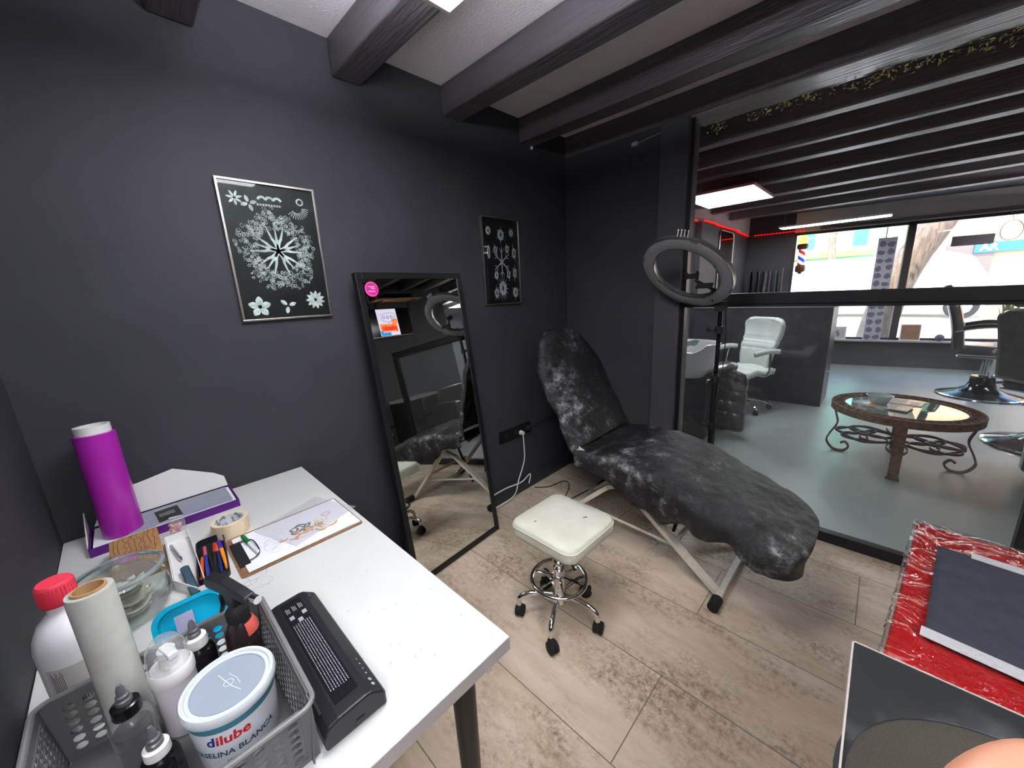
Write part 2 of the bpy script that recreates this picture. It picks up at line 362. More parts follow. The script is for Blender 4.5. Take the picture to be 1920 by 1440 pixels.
# street side wall in its own frame
WR = radians(11.08); WL = (0, 8.812, 0)
def wall_obj(mb, name, m, **k): return struct(mb, name, m, loc=WL, rot=(0, 0, WR), **k)
wall_obj(MB().box(-2.04, 3.5, 0, .2, 0, .42), 'wall_street_low', M['fwall'])
wall_obj(MB().box(-2.04, -1.34, 0, .2, .42, ZC), 'wall_street_left', M['fwall'])
wall_obj(MB().box(-1.34, 3.5, 0, .2, 2.28, ZC), 'wall_street_head', M['beige'])
wall_obj(MB().box(-1.34, 3.5, -.10, .18, .42, .445), 'trim_%d' % tn, mat('grey sill', (150, 144, 142), .5), bevel=.004); tn += 1
frame = mat('brown black window frame', (58, 46, 46), .45)
wx = [-1.34, .10, 1.55, 3.0]
for i in range(3):
    a, b = wx[i], wx[i+1]
    w = thing('window_%d' % (i+1), None, None, WL, WR); w['kind'] = 'structure'
    mb = MB().box(a, a+.09 if i else a+.04, .03, .10, .445, 2.28).box(b-.0, b+.0+.001, .03, .10, .445, 2.28).box(a, b, .03, .10, .445, .48).box(a, b, .03, .10, 2.235, 2.28)
    mb.build('window_frame', frame, w, bevel=.003)
    MB().box(a+.04, b, .06, .066, .48, 2.235).build('glass_pane', M['paneglass'], w)
# thin cable runs along the window head
cb = MB()
for z, sd in ((2.315, 1), (2.335, 5), (2.30, 9)):
    cb.tube([(-1.0+.15*i, -.012, z+.012*noise.noise(Vector((i*.6, sd, 0)))) for i in range(30)], .004, 5)
o = cb.build('cable_run', M['iron'], loc=WL, rot=(0, 0, WR)); tag(o, 'loose thin cables running along the pale band above the street window', 'cable')
# pipe boxing at the foot of the left wall
struct(MB().prism([(0, 0), (.055, 0), (.055, .055), (.035, .075), (0, .075)], 0, 2.0), 'baseboard_left', mat('dark grey trunking', (46, 48, 50), .45), loc=(XW, YP, 0), rot=(radians(90), 0, 0), bevel=.004)
struct(MB().box(-1.835, -1.144, YP-.05, YP, 0, .07), 'baseboard_partition', bpy.data.materials['dark grey trunking'], bevel=.004)
struct(MB().box(XR-.02, XR, -1.8, 4.6, 0.42, .45), 'trim_%d' % tn, M['black']); tn += 1

# ------------------------------------------------------------ lights of the place, and added panels out of view
def panel(label, x0, x1, y0, y1, z, frame_c=(232, 232, 235), up=True):
    t = thing('ceiling_light', label, 'ceiling light', ((x0+x1)/2, (y0+y1)/2, z), group=None)
    hx, hy = (x1-x0)/2, (y1-y0)/2
    MB().box(-hx, hx, -hy, hy, .004, .02).build('housing', mat('panel frame', frame_c, .4), t)
    MB().box(-hx, hx, -hy, -hy+.012, -.004, .004).box(-hx, hx, hy-.012, hy, -.004, .004).box(-hx, -hx+.012, -hy+.012, hy-.012, -.004, .004).box(hx-.012, hx, -hy+.012, hy-.012, -.004, .004).build('frame', bpy.data.materials['panel frame'], t)
    MB().box(-hx+.012, hx-.012, -hy+.012, hy-.012, 0, .004).build('diffuser', M['led'], t)
    if up: MB().box(-hx+.02, hx-.02, -hy+.02, hy-.02, .020, .024).build('upward_diffuser', M['led_up'], t)  # added emitting face on the housing back, lifts the ceiling
    for sx in (-1, 1): MB().tube([(sx*(hx-.05), 0, .02), (sx*(hx-.05), 0, ZC-z)], .0015, 6).build('hanging_wire', M['alu'], t)
    return t
panel('square white LED panel under the near ceiling beams', -1.04, -.44, .27, .87, 2.30)
panel('square LED panel on the ceiling above the sink side', .35, .95, -1.05, -.45, 2.30)  # added behind the camera to brighten ceiling and walls
panel('square LED panel near the right wall', .92, 1.52, -.40, .20, 2.30)  # added fill panel, unseen from the camera
panel('long LED panel glowing over the shampoo corner behind the partition', -1.64, -.99, 4.22, 5.05, 2.34, (220, 120, 120), up=False)
panel('narrow LED panel glowing close to the street window', -1.35, -.1, 7.35, 7.65, 2.27, up=False)
panel('LED panel at the right edge beside the pale crossbeam', 1.28, 1.9, 8.0, 8.55, 2.24, up=False)
panel('LED panel over the barber chairs', 1.9, 2.5, 5.6, 6.8, 2.34)  # unseen panel added to lift the far room's brightness
# ============================================================ NEAR ROOM
ZT = .745
# ---- desk
dk = thing('desk', 'white laminate desk with black tapered legs in the left corner, covered in supplies', 'desk', (-1.2, .1, 0))
MB().box(-1.883+1.2, -.512+1.2, -.368, .372, ZT-.034, ZT).build('desktop', M['deskw'], dk, bevel=.0015)
MB().box(-.512+1.2, -.5112+1.2, -.3675, .3715, ZT-.0335, ZT-.001).box(-1.883+1.2, -.513+1.2, .372, .3727, ZT-.0335, ZT-.001).build('edge_band', M['deskedge'], dk)
for x, y in ((-.62, .41), (-.62, -.2), (-1.82, .41), (-1.82, -.2)):
    g = MB().at(x+1.2, y-.1, 0).cyl(.021, .0, ZT-.04, 20, .031).cyl(.05, ZT-.04, ZT-.034, 20).build('leg', M['black'], dk, smooth=1)
    MB().at(x+1.2, y-.1, 0).cyl(.0225, 0, .012, 20).build('foot_cap', M['rubber'], g, smooth=1)
# graphite sketch + specks on the desktop, drawn in faint strokes
mb = MB(); rnd = random.Random(3)
for k in range(16):
    cx, cy = -1.16+rnd.uniform(-.045, .045), .13+rnd.uniform(-.03, .02); r = rnd.uniform(.006, .02); a = rnd.uniform(0, 6)
    mb.ribbon(arc(cx, cy, r, a, a+rnd.uniform(2, 5), 12), .0008, ZT+.0001, .0001)
for k in range(26):
    x, y = rnd.uniform(-1.2, -.56), rnd.uniform(.22, .44); a = rnd.uniform(0, 6); L = rnd.uniform(.002, .008)
    mb.ribbon([(x, y), (x+L*cos(a), y+L*sin(a))], .0012, ZT+.0001, .0001)
mb.at(1.2, -.1, 0); sk = MB(); sk.v = [(x+1.2, y-.1, z) for x, y, z in mb.v]; sk.f = mb.f
sk.build('pencil_marks', mat('graphite', (150, 150, 152), .6), dk)['kind'] = 'stuff'

# ---- open purple and white box against the wall
bx = thing('open_mailer_box', 'open shallow white box with purple sides and raised white flap against the wall', 'box', (-1.775, 0, ZT))
MB().box(-.085, .085, -.20, .195, 0, .004).box(-.085, .085, .190, .195, .004, .028).box(-.085, .085, -.20, -.195, .004, .028).box(.08, .085, -.195, .19, .004, .028).box(-.085, -.08, -.195, .19, .004, .028).build('tray', M['purplecard'], bx)
MB().box(-.078, .079, -.19, .187, .024, .027).build('liner', M['paper'], bx)
fl = MB().prism([(-.19, .03), (-.16, .09), (-.09, .135), (-.06, .137), (.04, .155), (.155, .095), (.185, .07), (.19, .03)], -.002, .002)
fl.v = [(-.088-.02*min(1, (y/.15))+z, x, y) for x, y, z in fl.v]
fl.build('lid_flap', M['white'], bx, bevel=.001)
g = MB().prism([(-.09, .0), (.08, .0), (.05, .02), (-.09, .09)], -.0015, .0015)
g.v = [(x, -.203-z*1.0, y+.0) for x, y, z in g.v]; g.build('side_flap', M['white'], bx)
gp = MB().box(-.07, .072, -.125, .178, 0, .006).build('tablet', M['greypad'], None, bevel=.002, loc=(-1.775, .0, ZT+.0275)); tag(gp, 'flat grey drawing tablet lying in the open purple box', 'tablet')
cd = thing('business_card', 'small black card with white script on the grey tablet', 'card', (-1.757, -.003, ZT+.034), .08)
MB().box(-.055, .05, -.032, .032, 0, .001).build('card', M['ink'], cd)
mb = MB(); rnd = random.Random(5)
for j in range(5):
    pts = [(-.02-.0*j+j*.008+.003*sin(i*1.7+j), -.024+i*.0022) for i in range(20)]
    if j < 4: mb.ribbon(pts, .0009, .0011, .0002)
mb.build('script', M['paper'], cd)
# ---- purple roll
r = thing('foil_roll', 'tall purple film roll with white core standing by the wall corner', 'roll', (-1.752, -.118, ZT+.028), ry=-.05)
MB().lathe([(.03, 0), (.05, 0), (.05, .345), (.042, .347)], 40).build('film', M['purple'], r, smooth=1)
MB().lathe([(.042, .0), (.042, .372), (.037, .372), (.037, .0)], 40).build('core', M['white'], r, smooth=1)
# ---- kraft box
k = thing('kraft_box', 'small brown kraft box with black line drawing, between purple roll and glass jar', 'box', (-1.53, -.092, ZT), .02)
MB().box(-.10, .10, -.052, .052, 0, .034).build('base', M['kraft'], k)
MB().box(-.103, .103, -.055, .055, .028, .056).build('lid', M['kraft'], k, bevel=.001)
mb = MB(); rnd = random.Random(9)
for j in range(9):
    y0 = -.045+.011*j
    mb.ribbon([(-.098+.0098*i, y0+.008*noise.noise(Vector((i*.35, j*2.3, 1)))) for i in range(21)], .0012, .0562, .0002)
for j in range(5): mb.ribbon([(.02+.008*j, -.02), (.025+.008*j, .02)], .0012, .0564, .0002)
mb.ribbon(rrect(.01, .065, -.024, .024, .004), .001, .0564, .0002)
mb.build('line_drawing', M['ink'], k)
# ---- clear little box with pink pieces
c = thing('clear_case', 'small clear case of pink ear plugs beside the kraft box', 'case', (-1.60, .004, ZT))
MB().at(0, 0, 0, rx=-.12, ry=-.25).box(-.016, .016, -.02, .02, .004, .075).build('shell', M['film'], c, bevel=.003)
mb = MB(); rnd = random.Random(4)
for i in range(14):
    mb.at(rnd.uniform(-.008, .006)-.005-.012*(i//7), rnd.uniform(-.012, .012), .02+.035*rnd.random(), rnd.random()*3, rnd.random()*3).cyl(.0045, -.006, .006, 8)
mb.build('ear_plugs', mat('pink foam', (240, 170, 158), .7), c, smooth=1)
# ---- masking tape
t = thing('masking_tape', 'wide roll of cream masking tape on the desk behind the clipboard', 'tape', (-1.505, .135, ZT))
MB().lathe([(.0415, .0), (.052, .0), (.052, .05), (.0415, .05), (.0415, 0)], 44).box(.0495, .0525, -.003, .03, .001, .049).build('tape', M['tape'], t, smooth=1)
MB().lathe([(.0385, .001), (.0415, .001), (.0415, .049), (.0385, .049), (.0385, .001)], 44).build('core', M['core'], t, smooth=1)
# ---- clipboard
cb = thing('clipboard', 'brown hardboard clipboard with papers and coloured sketches on the white desk', 'clipboard', (-1.318, .278, ZT), .0)
MB().prism(rrect(-.135, .118, -.175, .178, .012), 0, .003).build('board', M['brownboard'], cb)
for i in range(4): MB().at(0, 0, 0, rz=.006*(i-1.5)).box(-.125+.002*i, .105+.001*i, -.150-.002*i, .172, .0032+.0011*i, .0038+.0011*i).build('sheet', M['paper'], cb)
mb = MB().box(-.085, .065, -.168, -.140, .003, .009); mb.build('clip_plate', M['blackmatte'], cb, bevel=.001)
MB().tube(smooth_path([(-.07, -.152, .010), (-.072, -.128, .013), (-.045, -.11, .014), (.03, -.11, .014), (.055, -.128, .013), (.052, -.152, .010)]), .0018, 6).build('clip_wire', M['black'], cb, smooth=1)
# sketches: grey line drawing and a coloured cut-out
sk = thing('sketch', 'coloured orange, yellow and black snake sketch cut-out over pencil drawing on the clipboard', 'drawing', (-1.318, .278, ZT+.0086), .0)
mb = MB(); rnd = random.Random(12)
for i in range(30):
    cx, cy = rnd.gauss(.01, .03), rnd.gauss(-.06, .028); rr = rnd.uniform(.006, .022); a = rnd.uniform(0, 6)
    mb.ribbon(arc(cx, cy, rr, a, a+rnd.uniform(1, 3.4), 10), .0007, 0, .0001)
mb.build('pencil_lines', mat('grey pencil', (160, 162, 168), .7), sk)['kind'] = 'stuff'
mb = MB().at(.0, .04, 0, rz=.5)
mb.prism([(.045*cos(a)*(1+.15*sin(5*a)), .075*sin(a)*(1+.1*cos(3*a))) for a in [2*pi*i/40 for i in range(40)]], .0002, .0006); mb.build('cut_out', M['paper'], sk)
def strokes(name, c, n, cx0, cy0, sx, sy, w, sd, z):
    mb = MB(); rnd = random.Random(sd)
    for i in range(n):
        cx, cy = rnd.gauss(cx0, sx), rnd.gauss(cy0, sy); rr = rnd.uniform(.008, .022); a = rnd.uniform(0, 6)
        P = arc(cx, cy, rr, a, a+rnd.uniform(1.2, 3), 12); mb.ribbon(P, [w*sin(pi*(j+.5)/14)+.0006 for j in range(len(P))], z, .0001)
    mb.build(name, mat(name+' ink', c, .7), sk)
strokes('orange_strokes', (226, 132, 50), 11, .02, .0, .012, .018, .007, 1, .0006)
strokes('black_strokes', (44, 44, 48), 13, -.012, .025, .012, .016, .007, 2, .0008)
strokes('ochre_strokes', (206, 158, 70), 12, .022, .06, .012, .022, .007, 3, .0010)
strokes('yellow_strokes', (232, 206, 40), 6, -.004, .066, .009, .014, .003, 4, .0012)
mb = MB(); mb.ribbon(arc(-.032, .108, .012, 0, 2*pi, 24), .006, .0008, .0001); mb.build('pink_loop', mat('pink ink', (216, 176, 190), .7), sk)
tp = MB().at(0, 0, 0, rz=.35).box(-.115, .095, -.085, .155, 0, .0003).build('tracing_sheet', clear_mat('tracing film', (252, 252, 253), 1.2, .25, 1.5, dust=.13), None, loc=(-1.345, .30, ZT+.0105)); tag(tp, 'translucent tracing sheet laid askew over the clipboard', 'sheet')
mk = thing('marker', 'white marker with green cap resting on the clipboard', 'marker', (-1.36, .155, ZT+.0155), .12, ry=.04)
MB().at(ry=pi/2).cyl(.0055, .0, .075, 14).cyl(.0055, .075, .082, 14, .002).build('barrel', M['white'], mk, smooth=1)
MB().at(ry=pi/2).cyl(.0065, -.045, .004, 14).cyl(.006, -.05, -.045, 14).build('cap', mat('green cap', (16, 112, 62), .4), mk, smooth=1)
mb = MB(); mb.v = []; mb.box(-.0, .0001, 0, .0001, 0, .0001)
# ---- white tray, knife, pen tin, teal case
tr = thing('white_tray', 'low white tray with cut corner holding a clear craft knife next to the kraft box', 'tray', (-1.40, -.0, ZT))
poly = [(-.185, -.028), (.10, -.03), (.19, .012), (.19, .03), (-.185, .03)]
MB().prism(poly, 0, .003).build('base', M['white'], tr)
mb = MB()
for i in range(len(poly)):
    a, b = poly[i], poly[(i+1) % len(poly)]; mb.bar((a[0], a[1], .015), (b[0], b[1], .015), .002, .03)
mb.build('rim', M['white'], tr)
kn = thing('craft_knife', 'clear and white craft knife lying in the white tray', 'knife', (-1.50, -.012, ZT+.011), .12)
MB().at(ry=pi/2).cyl(.005, -.05, .055, 12).build('barrel', clear_mat('clear acrylic', (250, 251, 252), 1.5, .05, 1.5, dust=.1), kn, smooth=1)
MB().at(ry=pi/2).cyl(.0035, -.045, .05, 8).build('refill', mat('grey refill', (120, 124, 134), .4), kn, smooth=1)
MB().at(ry=pi/2).cyl(.0052, .055, .075, 12, .002).build('tip', M['chrome'], kn, smooth=1)
pt = thing('pen_tin', 'open dark rounded tin full of pens and markers behind the spray bottle', 'pen case', (-1.362, .062, ZT), -.10)
P0 = rrect(-.12, .12, -.036, .036, .02, 6); P1 = rrect(-.117, .117, -.033, .033, .018, 6)
MB().prism(P0, 0, .003).build('base', M['blackmatte'], pt)
mb = MB(); n = len(P0); vs = [(x, y, .003) for x, y in P0]+[(x, y, .024) for x, y in P0]+[(x, y, .003) for x, y in P1]+[(x, y, .024) for x, y in P1]
mb.add(vs, [(i, (i+1) % n, n+(i+1) % n, n+i) for i in range(n)]+[(2*n+i, 3*n+i, 3*n+(i+1) % n, 2*n+(i+1) % n) for i in range(n)]+[(n+i, n+(i+1) % n, 3*n+(i+1) % n, 3*n+i) for i in range(n)]); mb.build('rim', mat('dark tin', (46, 48, 58), .35, .4), pt)
pens = [('orange pen with black cap lying outermost in the tin on the jar side', (222, 92, 44), M['blackmatte']), ('blue pen with pink end in the open tin', (40, 60, 160), mat('pink end', (190, 90, 110), .4)), ('black fineliner with silver bands in the open tin', (34, 34, 36), M['blackmatte']),
        ('black marker with red cap in the open tin', (30, 30, 34), mat('red pen cap', (190, 50, 40), .4)), ('navy pen with orange cap in the open tin', (36, 44, 110), mat('orange pen cap', (235, 130, 30), .4)), ('thick orange marker with violet cap nearest the clipboard', (242, 150, 28), mat('violet cap', (70, 40, 160), .4))]
for i, (lb, c, cm) in enumerate(pens):
    rr = .0042 if i < 5 else .0055
    p = thing('pen', lb, 'pen', (-1.365+.004*(i % 2), .038+.0102*i-.001, ZT+.0045+rr+.004*(i % 2)), -.08+.05*(i % 3-1), 'pens in the open tin')
    MB().at(ry=pi/2).cyl(rr, -.035, .09, 12).cyl(rr, .09, .10, 12, .001).build('barrel', mat('pen barrel', c, .35), p, smooth=1)
    MB().at(ry=pi/2).cyl(rr*1.15, -.085, -.03, 12).build('cap', cm, p, smooth=1)
tc = thing('teal_case', 'narrow dark teal case beside the pen tin', 'case', (-1.28, .0, ZT+.0032), .05)
MB().prism(rrect(-.085, .085, -.009, .012, .008), 0, .02).build('body', mat('dark teal', (44, 66, 78), .25, coat=.5), tc, bevel=.002)
MB().prism(rrect(-.08, .08, -.006, .009, .006), .02, .023).build('lid', mat('teal lid', (66, 92, 104), .2, coat=.5), tc, bevel=.001)
# ---- glass jar with folded papers
j = thing('glass_jar', 'wide round glass jar with glass lid and paper sachets, beside the white bottle', 'jar', (-1.272, -.118, ZT))
MB().lathe([(.0, .0), (.06, .0), (.076, .006), (.084, .03), (.086, .06), (.082, .09), (.07, .108), (.067, .114), (.064, .108), (.078, .088), (.082, .06), (.08, .03), (.072, .009), (.0, .006)], 40).build('bowl', clear_mat('jar glass', (246, 250, 248), 2.4, .01, 1.5, dust=.03), j, smooth=1)
ld = MB().lathe([(.0, .122), (.05, .122), (.074, .117), (.084, .118), (.086, .122), (.080, .127), (.055, .131), (.02, .134), (.012, .138), (.014, .145), (.026, .153), (.024, .160), (.0, .163)], 40).build('lid', clear_mat('glass lid', (248, 252, 251), 2.6, .02, 1.5, dust=.07), j, smooth=1)
MB().lathe([(.080, .116), (.0865, .119), (.0865, .125), (.080, .128), (.078, .122)], 40).build('rim', mat('glass rim', (176, 190, 190), .08, trans=.6), ld, smooth=1)
rnd = random.Random(2)
for i in range(7):
    sc = MB().at(0, 0, 0, rx=rnd.uniform(-.25, .25), ry=rnd.uniform(-.2, .2), rz=rnd.uniform(0, 3)).grid(lambda u, v: ((u-.5)*.075, (v-.5)*.06, .004*sin(u*7)+.004*cos(v*6)), 8, 8)
    o = sc.build('sachet', mat('sachet paper', (222, 214, 196), .6, c2=(96, 116, 132) if i % 2 else (150, 120, 90), scale=30, lo=.55, hi=.62), None, smooth=1, solid=.0015, loc=(-1.272+rnd.uniform(-.012, .012), -.118+rnd.uniform(-.012, .012), ZT+.018+.011*i))
    tag(o, 'folded paper sachet piled inside the glass jar', 'sachet', 'paper sachets in the glass jar')
# ---- big white bottle
b = thing('alcohol_bottle', 'large white plastic bottle with red cap behind the grey basket', 'bottle', (-1.0, -.168, ZT), .4)
MB().lathe([(.0, .0), (.044, .0), (.048, .006), (.049, .09), (.049, .17), (.046, .19), (.036, .213), (.024, .226), (.019, .232), (.018, .25), (.0, .25)], 40).build('body', mat('white bottle plastic', (232, 230, 232), .35, subs=.1), b, smooth=1)
cp = MB()
cp.lathe([(.0, .246), (.0225, .246), (.024, .25), (.0235, .285), (.021, .288), (.0, .288)], 30)
for i in range(30): cp.at(0, 0, 0, rz=2*pi*i/30).box(.0228, .0244, -.0009, .0009, .252, .283)
cp.build('cap', M['redcap'], b, smooth=1)
def on_cyl(mb, r, th0): # wrap x along the circumference, y up
    mb.v = [((r+z)*cos(th0+x/r), (r+z)*sin(th0+x/r), y) for x, y, z in mb.v]; return mb
def gridbox(mb, x0, x1, y0, y1, z, n=14):
    return mb.grid(lambda u, v: (x0+(x1-x0)*u, y0+(y1-y0)*v, z), n, 1)
lb = on_cyl(gridbox(MB(), -.034, .034, .03, .145, .0003), .049, -.55)
lbo = lb.build('label', mat('grey label', (196, 190, 184), .6), b, smooth=1)
mb = MB()
for i in range(8): mb.box(-.028+.0022*i, -.028+.0022*i+.0008, .09, .14-.004*(i % 3), .0005, .0006)
for i in range(22): mb.box(-.02+.0018*i, -.02+.0018*i+.0006*(1+i % 2), .068, .088, .0005, .0006)
for i in range(5): mb.box(-.024+.001*(i % 2), .02-.006*(i % 3), .060-.0055*i, .0618-.0055*i, .0005, .0006)
on_cyl(mb, .049, -.55).build('label_print', mat('grey print', (70, 66, 66), .6), lbo)
# ---- turquoise dish standing up
tq = thing('turquoise_dish', 'turquoise plastic dish standing upright behind the basket', 'dish', (-1.015, -.012, ZT), 0)
P = rrect(-.066, .066, 0, .115, .035, 8); Q = rrect(-.057, .057, .009, .106, .03, 8); n = len(P)
mb = MB().at(0, 0, .002, ry=-.30, rx=0)
def V(p, d): return (-d, p[0], p[1])
vs = [V(p, 0) for p in P]+[V(q, 0) for q in Q]+[V(q, .014) for q in [(x*.92, .047+(y-.047)*.92) for x, y in Q]]+[V(p, .003) for p in P]
mb.add(vs, [(i, (i+1) % n, n+(i+1) % n, n+i) for i in range(n)]+[(n+i, n+(i+1) % n, 2*n+(i+1) % n, 2*n+i) for i in range(n)]+[tuple(2*n+i for i in range(n))]+[(3*n+i, 3*n+(i+1) % n, (i+1) % n, i) for i in range(n)])
mb.build('dish', M['turq'], tq, smooth=1, solid=.0015)
MB().at(0, 0, .002, ry=-.30).box(.0025, .0035, -.028, .004, .006, .088).build('sticker', clear_mat('lilac sticker', (220, 190, 235), 1, .2, 1.4, dust=.35), tq)
# ---- grey perforated basket
X0, X1, Y0, Y1, ZB, H = -.915, -.585, -.215, .097, ZT, .12
bk = thing('plastic_basket', 'grey perforated plastic basket full of bottles at the near corner of the desk', 'basket', ((X0+X1)/2, (Y0+Y1)/2, ZB))
cx, cy = (X0+X1)/2, (Y0+Y1)/2
def perf(name, p0, p1, nx, nz, hx, hz, slot=False):
    # a perforated wall between p0 and p1 (top line), tapering in to the base; each cell is a square with a round hole
    mb = MB(); a = Vector(p0); b2 = Vector(p1); d = (b2-a); inw = Vector((-(a.x+b2.x)/2, -(a.y+b2.y)/2, 0)).normalized()*.012
    def PT(u, v): q = a+d*u; q = q+inw*(1-v); q.x -= cx*0; return Vector((q.x, q.y, v*H))
    m0, m1 = .06, .10
    L = d.length
    for i in range(nx):
        for k in range(nz):
            u0, u1 = m0+(1-2*m0)*i/nx, m0+(1-2*m0)*(i+1)/nx; v0, v1 = .1+.78*k/nz, .1+.78*(k+1)/nz
            uc, vc = (u0+u1)/2, (v0+v1)/2; ru = hx/L; rv = hz/H; N = 8
            ring = [PT(uc+ru*cos(2*pi*q/N+pi/8), vc+rv*sin(2*pi*q/N+pi/8)) for q in range(N)]
            sq = []
            for q in range(N):
                an = 2*pi*q/N+pi/8; c_, s_ = cos(an), sin(an); mx = max(abs(c_), abs(s_))
                sq.append(PT(uc+(u1-u0)/2*c_/mx, vc+(v1-v0)/2*s_/mx))
            cor = [PT(u1, v1), PT(u0, v1), PT(u0, v0), PT(u1, v0)]
            fs = [(q, (q+1) % N, N+(q+1) % N, N+q) for q in range(N)]
            fs += [(N+0, N+1, 16), (N+2, N+3, 17), (N+4, N+5, 18), (N+6, N+7, 19)]
            mb.add(ring+sq+cor, fs)
    for (u0, u1, v0, v1) in ((0, m0, 0, 1), (1-m0, 1, 0, 1), (m0, 1-m0, 0, .1), (m0, 1-m0, .88, 1)):
        mb.add([PT(u0, v0), PT(u1, v0), PT(u1, v1), PT(u0, v1)], [(0, 1, 2, 3)])
    return mb.build(name, M['greybasket'], bk, solid=.0018)
a, b_ = (X1-X0)/2, (Y1-Y0)/2
perf('side_wall', (a, b_, 0), (-a, b_, 0), 17, 8, .0062, .0048)
perf('side_wall', (a, -b_, 0), (-a, -b_, 0), 17, 8, .0062, .0048)
perf('end_wall', (-a, -b_, 0), (-a, b_, 0), 12, 6, .0078, .0066)
perf('end_wall', (a, -b_, 0), (a, b_, 0), 12, 6, .0078, .0066)
rim = rrect(-a-.006, a+.006, -b_-.006, b_+.006, .022, 6)
MB().tube([(x, y, H) for x, y in rim], .0042, 8, closed=True).build('rim', mat('grey basket rim', (122, 122, 121), .4), bk, smooth=1)
MB().prism(rrect(-a+.012, a-.012, -b_+.012, b_-.012, .012), 0, .003).build('floor_panel', M['greybasket'], bk)
ZI = ZT+.0035
# ---- things in the basket
def nozzle_bottle(lb, x, y, h, r, capm, bodym, nozm, rz=0, clearb=None):
    t = thing('ink_bottle', lb, 'bottle', (x, y, ZI), rz, 'ink bottles in the grey basket')
    MB().lathe([(.0, 0), (r, 0), (r*1.02, .004), (r*1.02, h*.78), (r*.85, h*.88), (r*.55, h*.94), (r*.5, h), (0, h)], 28).build('body', bodym, t, smooth=1)
    mb = MB().lathe([(0, h*.9), (r*.66, h*.9), (r*.68, h*.92), (r*.66, h*1.07), (r*.55, h*1.09), (0, h*1.09)], 28); cp = mb.build('cap', capm, t, smooth=1)
    z = h*1.09
    MB().lathe([(0, z), (.0105, z), (.0105, z+.006), (.0085, z+.008), (.0085, z+.014), (.0062, z+.016), (.0055, z+.026), (.0028, z+.034), (0, z+.034)], 20).build('nozzle', nozm, t, smooth=1)
    return t
grynoz = mat('grey nozzle', (104, 104, 106), .3, .3); whcap = mat('white collar', (226, 222, 218), .35)
clr = clear_mat('clear bottle', (252, 252, 252), 1.5, .05, 1.5, dust=.10)
t1 = nozzle_bottle('clear ink bottle with black cap standing in front of the film roll', -.805, -.112, .118, .027, M['blackgloss'], clr, grynoz)
MB().cyl(.024, .004, .078, 24).build('ink', mat('black ink', (20, 18, 24), .2), t1, smooth=1)
MB().at(0, 0, .084, rx=.4, ry=-.2).lathe([(.0, -.007), (.009, -.006), (.012, 0), (.009, .006), (0, .007)], 18).build('mixing_ball', M['blackgloss'], t1, smooth=1)
t2 = nozzle_bottle('black ink bottle with white collar, nearest to the white tub', -.712, -.085, .094, .024, whcap, M['blackgloss'], grynoz)
t3 = nozzle_bottle('black ink bottle with white collar in front of the turquoise dish', -.873, -.014, .122, .026, whcap, M['blackgloss'], grynoz)
t4 = nozzle_bottle('small dark ink bottle lying low near the basket rim', -.668, -.13, .07, .022, M['blackgloss'], mat('dark plum bottle', (54, 14, 30), .15), grynoz)
fr_ = thing('film_roll', 'pale clear stretch film roll standing upright in the grey basket', 'roll', (-.880, -.118, ZI), 0, ry=-.03)
MB().lathe([(.024, 0), (.0295, 0), (.0295, .295), (.0285, .298), (.0215, .298)], 36).build('film', mat('milky stretch film', (196, 198, 188), .22, c2=(186, 186, 176), scale=30, coat=.6, subs=.2), fr_, smooth=1)
MB().lathe([(.0215, .0), (.0215, .302), (.0185, .302), (.0185, .0)], 36).build('core', mat('brown card core', (176, 138, 96), .8), fr_, smooth=1)
fp = thing('foam_pump_bottle', 'white foam pump bottle with clear dome cap in the grey basket', 'bottle', (-.832, -.053, ZI), .3)
MB().lathe([(0, 0), (.028, 0), (.03, .004), (.03, .105), (.031, .108), (0, .108)], 32).build('body', mat('white foam bottle', (228, 222, 226), .4, subs=.1), fp, smooth=1)
MB().lathe([(0, .108), (.0315, .108), (.032, .11), (.032, .126), (.029, .132), (.014, .134), (.0125, .15), (0, .15)], 32).build('collar', whcap, fp, smooth=1)
mb = MB().cyl(.0125, .15, .166, 20).box(-.008, .03, -.007, .007, .158, .170); mb.build('pump_head', M['white'], fp, smooth=1, bevel=.002)
MB().lathe([(.0285, .132), (.0285, .155), (.026, .172), (.018, .184), (.0, .188)], 32).build('dome_cap', clear_mat('clear dome', (252, 254, 255), 2.6, .03, 1.5, dust=.16), fp, smooth=1)
sp = thing('spray_bottle', 'black spray bottle with trigger head at the back of the grey basket', 'bottle', (-.868, .055, ZI), .0)
MB().lathe([(0, 0), (.029, 0), (.030, .004), (.030, .085), (.028, .105), (.018, .122), (.014, .128), (0, .128)], 30).build('body', mat('smoky dark bottle', (44, 34, 34), .12, coat=.4), sp, smooth=1)
MB().lathe([(.0301, .094), (.0296, .102), (.0245, .115), (.021, .119)], 30, a0=.2, a1=2.6).build('band', mat('coral band', (206, 92, 78), .3), sp, smooth=1)
mb = MB().lathe([(0, .124), (.019, .124), (.019, .148), (.014, .154), (.011, .16), (0, .162)], 24)
for i in range(20): mb.at(rz=2*pi*i/20).box(.0185, .0198, -.001, .001, .126, .146)
mb.build('collar', M['blackmatte'], sp, smooth=1)
hd = MB().at(0, 0, 0, rz=.35)
prof = [(-.078, .192), (-.070, .208), (-.02, .211), (.035, .203), (.058, .198), (.062, .188), (.05, .184), (.02, .185), (.012, .158), (-.012, .158), (-.018, .182), (-.072, .182)]
mb2 = MB(); n = len(prof); vs = [(x, -.0105, z) for x, z in prof]+[(x, .0105, z) for x, z in prof]
hd.add(vs, [tuple(range(n)), tuple(range(2*n-1, n-1, -1))]+[(i, n+i, n+(i+1) % n, (i+1) % n) for i in range(n)])
hd.build('trigger_head', M['blackplastic'], sp, bevel=.003)
